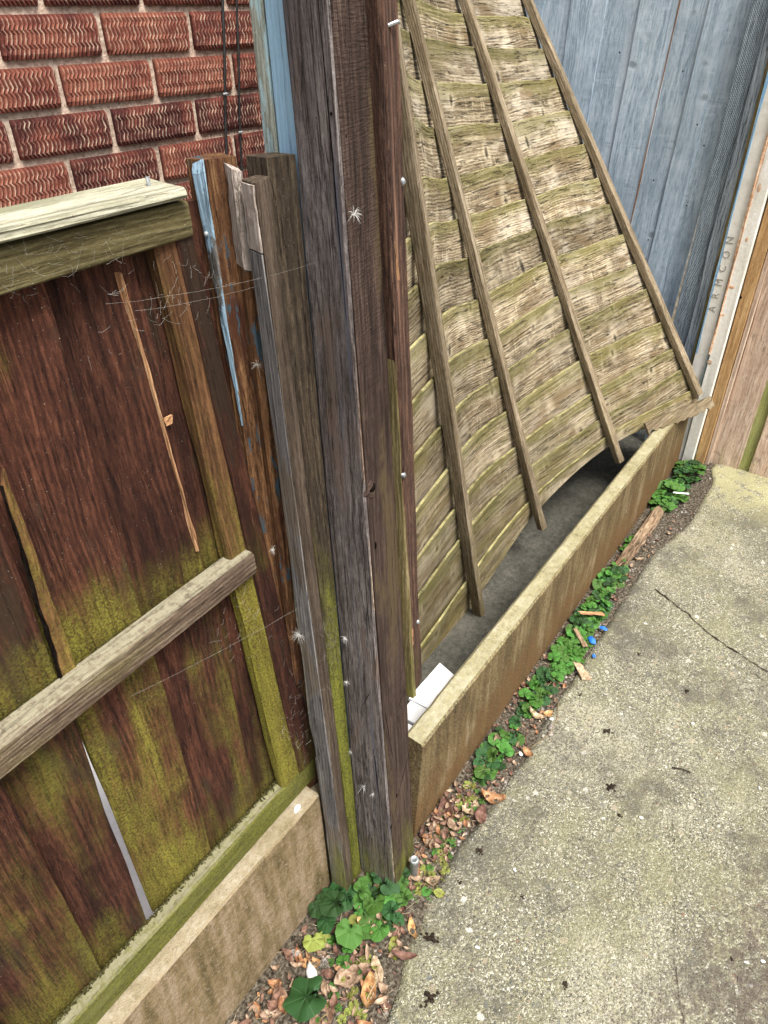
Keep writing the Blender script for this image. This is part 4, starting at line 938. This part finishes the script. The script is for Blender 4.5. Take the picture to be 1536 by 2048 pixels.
def leaf_flake(c, L_, W_, rot, tilt, curl, rnd_, seg=5):
    vs, fs = [], []
    R = Matrix.Rotation(rot, 3, 'Z') @ Matrix.Rotation(tilt, 3, 'X') @ Matrix.Rotation(rnd_.uniform(-.3, .3), 3, 'Y')
    for i in range(seg+1):
        t = i/seg; w_ = W_*(math.sin(math.pi*min(1, max(0, (t*.92+.04))))**.8)*rnd_.uniform(.85, 1.1)
        zc = curl*L_*(t-.5)**2*2.0+rnd_.uniform(-.04, .04)*L_
        for s_ in (-1, -.45, 0, .45, 1):
            vs.append(V(c)+R @ V((s_*w_/2, (t-.5)*L_, zc+abs(s_)**1.5*W_*curl*.55+rnd_.uniform(-.03, .03)*W_)))
    for i in range(seg):
        for k in range(4): a = i*5+k; fs.append((a, a+1, a+6, a+5))
    return vs, fs
for mk in ('litter_a', 'litter_b', 'litter_c'):
    g = MB()
    nn_ = {'litter_a': 380, 'litter_b': 60, 'litter_c': 560}[mk]
    for i in range(nn_):
        q = rnd.random()
        if q < .55: x = rnd.uniform(-.62, .15)
        elif q < .8: x = rnd.uniform(.1, .6)
        else: x = rnd.uniform(.5, 1.6)
        e = strip_y(x); y = rnd.uniform(e, (-.005 if x > 0 else .075))
        L_ = rnd.uniform(.006, .018); g.add(leaf_flake((x, y, -.008+rnd.random()*.01), L_, L_*rnd.uniform(.3, .75), rnd.random()*6.3, rnd.uniform(-.6, .6), rnd.uniform(.1, .7), rnd, 3))
    for i in range({'litter_a': 60, 'litter_b': 22, 'litter_c': 60}[mk]):
        x = rnd.uniform(-.50, .12); e = strip_y(x); y = rnd.uniform(e+.005, (-.01 if x > 0 else .07)); L_ = rnd.uniform(.014, .030)
        g.add(leaf_flake((x, y, -.004+rnd.random()*.012), L_, L_*rnd.uniform(.35, .7), rnd.random()*6.3, rnd.uniform(-.5, .5), rnd.uniform(.3, .9), rnd, 5))
    tag(g.build('leaf_litter', M[mk]), kind='stuff')

g = MB()
for i in range(150):
    x = rnd.uniform(-.55, 1.7) if i % 2 else rnd.uniform(-.5, .2); e = strip_y(x); y = rnd.uniform(e-.01, (-.01 if x > 0 else .07)); a = rnd.random()*6.28; l_ = rnd.uniform(.012, .05)
    p0 = V((x, y, rnd.uniform(-.006, .006))); d = V((math.cos(a), math.sin(a), rnd.uniform(-.1, .25)))*l_
    if p0.y+d.y > 0 and x > -.05: d.y = -abs(d.y)
    g.add(tube_data([p0, p0+d*.35+V((0, 0, l_*.08)), p0+d*.7+V((rnd.uniform(-.2, .2)*l_, 0, l_*.06)), p0+d], rnd.uniform(.0003, .0008), 4, True))
tag(g.build('dead_stems', M['deadstem']), kind='stuff')
# larger dry leaves, each its own thing
def dry_leaf(x, y, L_, W_, mat, label, rot, tilt=.1, curl=.35, z=.004, seed=0, stalk=True):
    rn = random.Random(seed); z0 = ground_z(x, y)+z
    mwl = Matrix.Translation(V((x, y, z0)))
    t = link('dry_leaf', mesh_from('dry_leaf', *leaf_flake((0, 0, 0), L_, W_, rot, tilt, curl, rn, 9), smooth=True), M[mat], None, mwl)
    tag(t, label, 'leaf', 'larger dry leaves on the soil strip')
    if stalk:
        R = Matrix.Rotation(rot, 3, 'Z'); d = R @ V((0, 1, 0))
        MB().add(tube_data([V((x, y, z0))-d*L_*.5, V((x, y, z0+.002)), V((x, y, z0+.001))+d*L_*.5, V((x, y, z0+.004))+d*L_*.75], .0006, 4)).build('midrib', M['stem'], t)
    return t
LV = [
 (-.2149, -.0326, .055, .034, 'litter_b', 'pale orange crumpled leaf below the big dark plant at the post foot', .3, .2, .5),
 (-.1872, -.0841, .038, .018, 'litter_b', 'narrow orange leaf lying at the edge of the path below the green clump', -1.0, .1, .5),
 (-.1651, -.1041, .040, .016, 'litter_b', 'bright orange curled leaf on the path edge right of the green clump', -.7, .1, .6),
 (-.266, -.0942, .058, .022, 'litter_a', 'smooth pinkish tan leaf with a midrib pointing towards the path', -.75, .05, .2),
 (-.3098, -.0494, .052, .036, 'litter_a', 'broad frilly pale tan leaf among the litter in the bottom corner', 1.2, .1, .6),
 (-.3039, -.1007, .058, .030, 'litter_b', 'orange frilled leaf near the path in the bottom corner', -1.1, .1, .7),
 (-.3067, .0326, .046, .026, 'litter_b', 'folded orange brown leaf against the left gravel board', -1.2, .3, .5),
 (-.3397, .0531, .060, .020, 'litter_c', 'long dark brown leaf standing against the left gravel board', .2, .4, .5),
 (-.328, .0223, .040, .022, 'litter_b', 'small tan orange leaf beside the white stone', .7, .1, .4),
 (-.2174, -.1225, .050, .016, 'litter_c', 'thin red brown leaf at the path edge pointing at the camera', .5, .1, .5),
 (-.2131, -.0971, .042, .026, 'leafyellow', 'yellow green wilted leaf at the path edge below the post', -.9, .1, .3),
 (.0097, -.032, .036, .028, 'litter_b', 'rusty orange leaf tucked under the near end of the right gravel board', .2, .4, .5),
 (-.0594, -.086, .034, .020, 'litter_a', 'pinkish leaf scrap right of the metal pipe', .9, .2, .5),
 (-.0761, -.1148, .024, .018, 'leafyellow', 'small yellow leaf on the path edge right of the green clump', .4, .1, .2),
 (.0976, -.0277, .060, .036, 'litter_c', 'brown folded leaf leaning on the right gravel board near its end', -1.0, .5, .5),
 (.1787, -.1005, .058, .038, 'litter_b', 'large pale orange leaf on the path edge, broadest along the right board', .4, .15, .5),
 (.3171, -.047, .060, .026, 'litter_a', 'tan twisted leaf between two green plants along the right board', -.8, .3, .7),
 (.4575, -.0748, .050, .020, 'litter_a', 'pale curled leaf upright among the leaves halfway along the board', .2, .4, .8),
 (.4818, -.1016, .028, .018, 'litter_b', 'orange leaf scrap beside the pink pebbles', 1.0, .1, .6),
 (.1282, -.072, .046, .036, 'litter_a', 'wide tan leaf under the large orange one', 1.1, .2, .4),
 (.1228, -.1012, .044, .026, 'litter_c', 'purplish brown leaf at the path edge nearest the tall post', -1.2, .15, .5),
 (.3372, -.1149, .030, .018, 'litter_b', 'yellow orange leaf with stalk on the path edge beyond a dark clod', -.2, .1, .5),
 (1.2362, -.0794, .034, .020, 'litter_a', 'pale leaf scrap at the near end of the rotten wood strip', .6, .2, .6),
 (1.1262, -.0766, .036, .022, 'litter_b', 'orange leaf scrap in gravel before the rotten wood strip', 1.4, .2, .6),
 (-.4091, .0268, .050, .028, 'litter_c', 'dark brown leaf at the foot of the left gravel board, lowest in the photo', -.5, .2, .5),
 (-.4377, .0255, .040, .022, 'litter_a', 'tan leaf in the bottom corner by the left gravel board', .8, .2, .5),
 (-.385, -.055, .060, .040, 'litter_c', 'broad purplish leaf beside the lobed green leaf', 1.5, .15, .3)]
for i, a in enumerate(LV): dry_leaf(a[0], a[1], a[2], a[3], a[4], a[5], a[6], a[7], a[8], .006, seed=i)

# green plants
def leaf_mesh(kind, seed):
    rn = random.Random(seed); vs, fs = [V((0, -.28, .0))], []
    n_ = 22
    for ring, k in ((1, .5), (2, 1.0)):
        for i in range(n_):
            a = 2*math.pi*i/n_            # angle 0 = tip (+Y)
            if kind == 'round': r_ = .5*(1+.10*math.cos(a))*(1-.55*max(0, math.cos(a-math.pi))**14)*(1+.03*math.cos(11*a))
            elif kind == 'heart': r_ = .5*(1+.26*max(0, math.cos(a))**4)*(1-.6*max(0, math.cos(a-math.pi))**12)
            else: r_ = .5*(1+.045*math.cos(5*a))*(1-.5*max(0, math.cos(a-math.pi))**14)*(1+.05*math.cos(17*a))
            x, y = math.sin(a)*r_*k, math.cos(a)*r_*k
            z = .05*math.cos(5*a)*k*k-.16*(x*x+y*y)*1.6+.02*rn.uniform(-1, 1)*k
            z -= .05*abs(x)*0
            vs.append(V((x*.98, y-.0, z+.06)))
    for i in range(n_):
        j = (i+1) % n_; fs.append((0, 1+i, 1+j)); fs.append((1+i, 1+n_+i, 1+n_+j, 1+j))
    me = mesh_from('leaf', vs, fs, smooth=True); fixn(me); return me
LM = {}
def lm(kind, mat, seed):
    k = (kind, mat, seed % 3)
    if k not in LM:
        me = leaf_mesh(kind, seed % 3+5); me.materials.append(M[mat]); LM[k] = me
    return LM[k]
def plant(x, y, rx, ry, n_, size, mats, label, kind='round', seed=0, hgt=.03, rot=0.0, name='ground_plant', fixed=None):
    rn = random.Random(seed*31+7); z0 = -.012
    t = thing(name, label, 'plant', (x, y, z0), 'green plants along the foot of the fence')
    pts = []
    for i in range(n_):
        if fixed and i < len(fixed): px, py, pz, s_ = fixed[i]
        else:
            best = None
            for tr in range(12):
                a = rn.random()*6.28; r_ = math.sqrt(rn.random()); qx, qy = rx*r_*math.cos(a), ry*r_*math.sin(a)
                d = min([math.hypot(qx-p[0], qy-p[1]) for p in pts] or [9])
                if best is None or d > best[0]: best = (d, qx, qy, r_)
            _, qx, qy, r_ = best
            px, py = x+qx*math.cos(rot)-qy*math.sin(rot), y+qx*math.sin(rot)+qy*math.cos(rot)
            py = min(py, -.012) if x > 0 else py
            pts.append((qx, qy)); pz = z0+hgt*(.35+.65*rn.random())*(1-.45*r_); s_ = size*rn.uniform(.6, 1.3)
        tip = rn.random()*6.28
        R = Matrix.Translation(V((px, py, pz))) @ Matrix.Rotation(tip, 4, 'Z') @ Matrix.Rotation(rn.uniform(-.5, .35), 4, 'X') @ Matrix.Rotation(rn.uniform(-.4, .4), 4, 'Y') @ Matrix.Scale(s_, 4)
        link('leaf', lm(kind, mats[rn.randrange(len(mats))], rn.randrange(9)), None, t, R)
        if i % 2 == 0:
            MB().add(tube_data([V((x+(px-x)*.3, y+(py-y)*.3, z0)), V(((x+px*2)/3, (y+py*2)/3, (z0+pz)/2+.004)), V((px, py, pz))], .0009, 4)).build('stem', M['stem'], t)
    return t
G, D_, Y_ = 'leaf', 'leafdark', 'leafyellow'
plant(-.150, -.022, .070, .050, 36, .036, [G, G, D_], 'bright round-leaved clump at the foot of the tall post', seed=1, hgt=.05, rot=.4, kind='heart')
plant(-.222, .048, .035, .030, 7, .050, [D_], 'dark rounded leaves growing against the slim mossy battens', seed=2, hgt=.07)
plant(-.383, -.018, .01, .01, 1, .075, [D_], 'single large lobed dark green leaf lowest in the photo', seed=3, hgt=.03, kind='lobed', fixed=[(-.383, -.018, .022, .082)])
plant(-.262, -.010, .050, .040, 12, .026, [D_, G, Y_], 'yellowing broad leaf with small ones around it, below the dark plant', seed=4, hgt=.035, kind='round', fixed=[(-.250, -.016, .03, .058), (-.305, .030, .035, .042)])
plant(-.035, -.080, .075, .035, 34, .016, [Y_, G, Y_], 'yellow green small-leaved creeper right of the metal pipe', seed=5, hgt=.018, rot=.1)
plant(.115, -.055, .11, .034, 34, .017, [G, Y_, G], 'sparse tiny seedlings among dry leaves near the end of the right board', seed=6, hgt=.018)
plant(.310, -.052, .105, .030, 32, .032, [G, D_], 'small green plant around the tan leaf at the right board, nearest the post', seed=7, hgt=.035)
plant(.545, -.050, .110, .030, 40, .030, [G, D_], 'green patch along the right board between curled leaf and pebbles', seed=8, hgt=.035)
plant(.730, -.062, .105, .036, 50, .034, [G], 'dense green clump beside the blue plastic scrap', seed=9, hgt=.045)
plant(.905, -.052, .105, .036, 50, .034, [G, D_], 'dense green clump behind the orange wood chip, beyond the blue scrap', seed=10, hgt=.045)
plant(1.085, -.042, .095, .028, 42, .034, [G, D_], 'green clump halfway between blue scrap and rotten wood strip', seed=11, hgt=.04)
plant(1.30, -.025, .050, .014, 9, .026, [G], 'few small leaves between the wood strip and gravel board', seed=12, hgt=.03)
plant(1.665, -.045, .120, .055, 64, .036, [G, G, D_], 'largest leafy clump at the far end of the right board', seed=13, hgt=.06)
plant(1.875, -.060, .085, .045, 46, .036, [G, D_], 'green clump at the foot of the white concrete post', seed=14, hgt=.06)
plant(-.33, -.075, .08, .04, 30, .017, [Y_, G], 'tiny yellow green seedlings beside the frilled orange leaf', seed=15, hgt=.015)

# rotten wood strip and chips
t = tag(prism('wood_strip', M['bark'], [(1.13, -.060, -.006), (1.13, -.024, -.006), (1.13, -.026, .014), (1.13, -.058, .012)], [(1.545, -.070, .0), (1.545, -.030, .0), (1.545, -.033, .022), (1.545, -.066, .020)], None, n=40, bev=.003, wob=.004, jag_top=.02, jag_bot=.03, seed=5), 'rotten splintered strip of wood lying along the right gravel board', 'wood scrap')
def chip(name, x, y, L_, W_, rot, mat, label, z=.01, tilt=.2, cat='wood chip'):
    d = V((math.cos(rot), math.sin(rot), tilt)); s_ = V((-math.sin(rot), math.cos(rot), .1)); c = V((x, y, z)); u = V((0, 0, 1))
    a, b = c-d*L_/2, c+d*L_/2; h_ = W_*.25
    return tag(prism(name, M[mat], [a-s_*W_/2, a+s_*W_/2, a+s_*W_/2+u*h_, a-s_*W_/2+u*h_], [b-s_*W_*.3, b+s_*W_*.35, b+s_*W_*.35+u*h_, b-s_*W_*.3+u*h_], None, n=8, bev=.001, wob=.002, jag_top=.004, jag_bot=.004, seed=int(x*100)), label, cat)
chip('wood_chip', .872, -.060, .075, .016, 2.3, 'raw', 'orange splinter of wood standing in the green clump', .028, .2)
chip('wood_chip', .765, -.070, .060, .016, .9, 'bark', 'brown wood chip among leaves left of the blue scrap', .022, .2)
chip('wood_chip', .668, -.115, .070, .026, .9, 'litter_a', 'flat tan bark piece on the path edge below the blue scrap', .002, .05)
chip('white_stick', 1.640, -.090, .050, .009, 2.0, 'white', 'short white stick lying in the large far clump', .045, .0, 'stick')
for (x, y, s_, lab) in ((.79, -.098, .016, 'largest bright blue plastic scrap at the path edge'), (.855, -.106, .012, 'blue plastic scrap farthest from the post'), (.735, -.125, .008, 'tiniest blue plastic speck, nearest the tan bark piece')):
    g = MB(); g.add(stone_data((x, y, .008), s_, s_*.6, s_*.35, int(x*99), 2, x*9)); tag(g.build('plastic_scrap', M['bluebit']), lab, 'plastic scrap', 'blue plastic scraps')
tag(MB().add(stone_data((-.340, .008, .0), .020, .010, .008, 8, 2, 1.0)).build('white_stone', M['stonewhite']), 'angular white stone in the bottom corner beside the leaf litter', 'stone')
for i, (x, y, a, b, mt, lab) in enumerate(((.445, -.128, .011, .008, 'pebble', 'largest pinkish pebble at the path edge halfway along the board'), (.425, -.135, .008, .007, 'pebble', 'grey pebble touching the pinkish one'), (.47, -.118, .006, .005, 'stonewhite', 'cream pebble beyond the pinkish one'), (.41, -.122, .006, .004, 'pebble', 'small brown pebble before the pinkish one'), (.33, -.10, .007, .005, 'stonewhite', 'pale round pebble near the tan twisted leaf'), (-.33, .055, .011, .009, 'pebble', 'rounded tan pebble against the left gravel board'))):
    tag(MB().add(stone_data((x, y, .002), a, b, b*.7, i+3, 2, i)).build('pebble', M[mt], smooth=True), lab, 'pebble', 'larger pebbles')
# dark soil clods dropped on the path
DL = [[0.3653, -0.3138], [0.307, -0.3571], [0.5166, -0.2499], [-0.1558, -0.1455], [-0.2473, -0.1977], [-0.0297, -0.138], [0.0179, -0.2591], [0.141, -0.64], [0.7598, -0.3782], [0.8207, -0.2259], [0.0555, -0.1385], [0.5872, -0.1469], [-0.0831, -0.3968]]
names = ['in the middle of the path', 'just nearer than the middle clod', 'above the middle of the path beyond the others', 'on the path below the green clump', 'lowest in the photo, on the path near the litter', 'tiny one between clump and path centre', 'tiny pair in the lower middle of the path', 'near the right edge low down', 'on the right part of the path below the crack', 'just above the one below the crack', 'at the path edge beside the seedlings', 'small one near the crack start', 'broad faint one at the bottom']
sizes = [.011, .007, .010, .013, .013, .005, .005, .005, .007, .006, .008, .005, .007]
for i, (p, s_) in enumerate(zip(DL, sizes)):
    g = MB()
    rn = random.Random(i)
    for k in range(16):
        a = rn.random()*6.28; r_ = abs(rn.gauss(0, s_*.8)); q = rn.uniform(.15, .5)*s_*math.exp(-r_/s_*.4)
        g.add(stone_data((p[0]+math.cos(a)*r_, p[1]+math.sin(a)*r_, q*.4), q*1.2, q, q*.8, k+i*20, 1, a))
    tag(g.build('soil_clod', M['clod']), 'dark crumbly soil clod '+names[i], 'soil clod', 'soil clods dropped on the path')
tw = [[0.4982, -0.4162], [0.5099, -0.4575]]
tag(MB().add(tube_data([(tw[0][0], tw[0][1], .004), ((tw[0][0]+tw[1][0])/2+.002, (tw[0][1]+tw[1][1])/2, .006), (tw[1][0], tw[1][1], .004)], .0014, 5)).build('twig', M['clod']), 'thin dark twig lying alone on the path', 'twig')
tag(MB().add(tube_data([(.30, -.075, .0), (.36, -.115, .006), (.42, -.135, .008), (.48, -.13, .004), (.53, -.11, .002)], .0009, 4)).build('dry_stalk', M['stem']), 'long pale curved stalk across the path edge', 'stalk')
for i, (x, y) in enumerate(((1.005, -.31), (.72, -.30), (.68, -.335), (.28, -.60), (.22, -.63), (.19, -.66), (.10, -.71), (.12, -.69))):
    pass
g = MB(); rn = random.Random(4)
for (x, y) in ((.985, -.305), (.62, -.27), (.33, -.40), (.60, -.66), (.20, -.725), (.185, -.70), (.15, -.665), (.17, -.69), (.56, -.60), (.06, -.22), (.28, -.33), (-.12, -.23), (.95, -.20), (.66, -.42)):
    g.add(stone_data((x, y, .002), rn.uniform(.003, .006), rn.uniform(.002, .004), .0014, int(x*77), 1, rn.random()*6))
tag(g.build('white_chippings', M['stonewhite']), kind='stuff')

# silky seed tufts and webs on the timbers
def tuft(c, nrm, s_, label, seed, n_=16):
    rn = random.Random(seed); g = MB(); n_v = V(nrm).normalized()
    for i in range(int(n_*1.8)):
        d = V((rn.gauss(0, 1), rn.gauss(0, 1), rn.gauss(0, 1))).normalized(); d = (d+n_v*.6).normalized()
        l_ = s_*rn.uniform(.5, 1)
        g.add(tube_data([V(c), V(c)+d*l_*.5+V((0, 0, .001)), V(c)+d*l_+V((rn.uniform(-.1, .1), 0, -.15))*l_], .00015, 3, True))
    return tag(g.build('seed_tuft', M['silk']), label, 'seed tuft', 'silky seed tufts caught on the timbers')
tuft(on_left(.60, .85, .004), (-1, 0, 0), .010, 'white seed tuft left of the tall post beside the green batten, upper one', 1)
tuft(on_left(.705, .78, .004), (-1, 0, 0), .010, 'white seed tuft high on the tall post near its left edge', 2)
tuft(on_left(.33, .62, .004), (-1, 0, 0), .018, 'star-shaped seed tuft low on the tall post', 3, 14)
tuft(on_left(.325, .36, .004), (-1, 0, 0), .009, 'smaller star seed tuft touching the big low one', 4)
tuft(on_left(.41, .93, .004), (-1, 0, 0), .009, 'white seed tuft at the green edge of the tall post, lowest there', 5)
tuft(on_front(1.335, .12, .004), (0, -1, 0), .014, 'long haired seed tuft on the dark face of the tall post', 6, 18)
q_ = q2(.74); tuft(q_[3].lerp(q_[0], .1)+V((-.005, 0, 0)), (-1, 0, 0), .018, 'large white seed tuft stuck to the grey slim batten', 7, 26)
q_ = q2(1.12); tuft(V((-.188, .10, 1.165)), (-1, -.5, 0), .016, 'feathery seed tuft beside the blue painted side', 8, 12)
tuft(V((-.205, .100, .90)), (-1, -.3, 0), .010, 'brush-like seed tuft hanging by the panel upright', 9, 12)
tuft(V((-.31, .0, .012)), (-.5, -.5, 1), .020, 'white seed tuft in the leaf litter below the yellowing leaf', 10, 18)
tuft(V((1.95, -.05, .06)), (-.5, -.5, 1), .022, 'grey cobwebby tuft at the foot of the white concrete post', 11, 24)
def web(pts_list, label, r_=.00018, seed=0):
    r_ *= .42
    rn = random.Random(seed); g = MB()
    for (a, b, sag) in pts_list:
        a, b = V(a), V(b); P = []
        for i in range(9):
            t = i/8; p = a.lerp(b, t)+V((0, 0, -sag*4*t*(1-t)))+V((rn.uniform(-1, 1), rn.uniform(-1, 1), rn.uniform(-1, 1)))*.0006; P.append(p)
        g.add(tube_data(P, r_, 3))
    return tag(g.build('cobweb', M['web']), label, 'cobweb', 'cobwebs strung between the timbers')
rn = random.Random(77)
def cloud(c, sx, sy, sz, n_, lmin, lmax, rn):
    out = []
    for i in range(n_):
        a = V(c)+V((rn.gauss(0, sx), rn.gauss(0, sy), rn.gauss(0, sz))); d = V((rn.gauss(0, 1), rn.gauss(0, .4), rn.gauss(0, 1))).normalized()*rn.uniform(lmin, lmax)
        out.append((a, a+d, rn.uniform(0, .003)))
    return out
web([((-.46, .10, .845), (-.19, .07, .80), .003)]+cloud((-.255, .115, .80), .03, .008, .04, 46, .004, .018, rn), 'tangled cobweb below the middle rail near the upright', .00016, 1)
web(cloud((-.29, .112, 1.27), .045, .01, .018, 50, .004, .020, rn)+[((-.36, .11, 1.285), (-.13, .04, 1.28), .006), ((-.33, .11, 1.27), (-.19, .08, 1.262), .003)], 'dusty cobweb hanging under the top rail', .00016, 2)
web(cloud((-.20, .105, .52), .02, .01, .07, 70, .006, .02, rn), 'debris filled cobweb between the low panel and slim batten', .00018, 3)
web(cloud((-.165, .045, .72), .012, .004, .05, 34, .008, .03, rn), 'fine cobweb across the green mossy batten', .00014, 4)
web(cloud((-.40, .115, 1.335), .05, .003, .012, 60, .006, .02, rn), 'grey cobweb over the face of the top rail', .00014, 5)
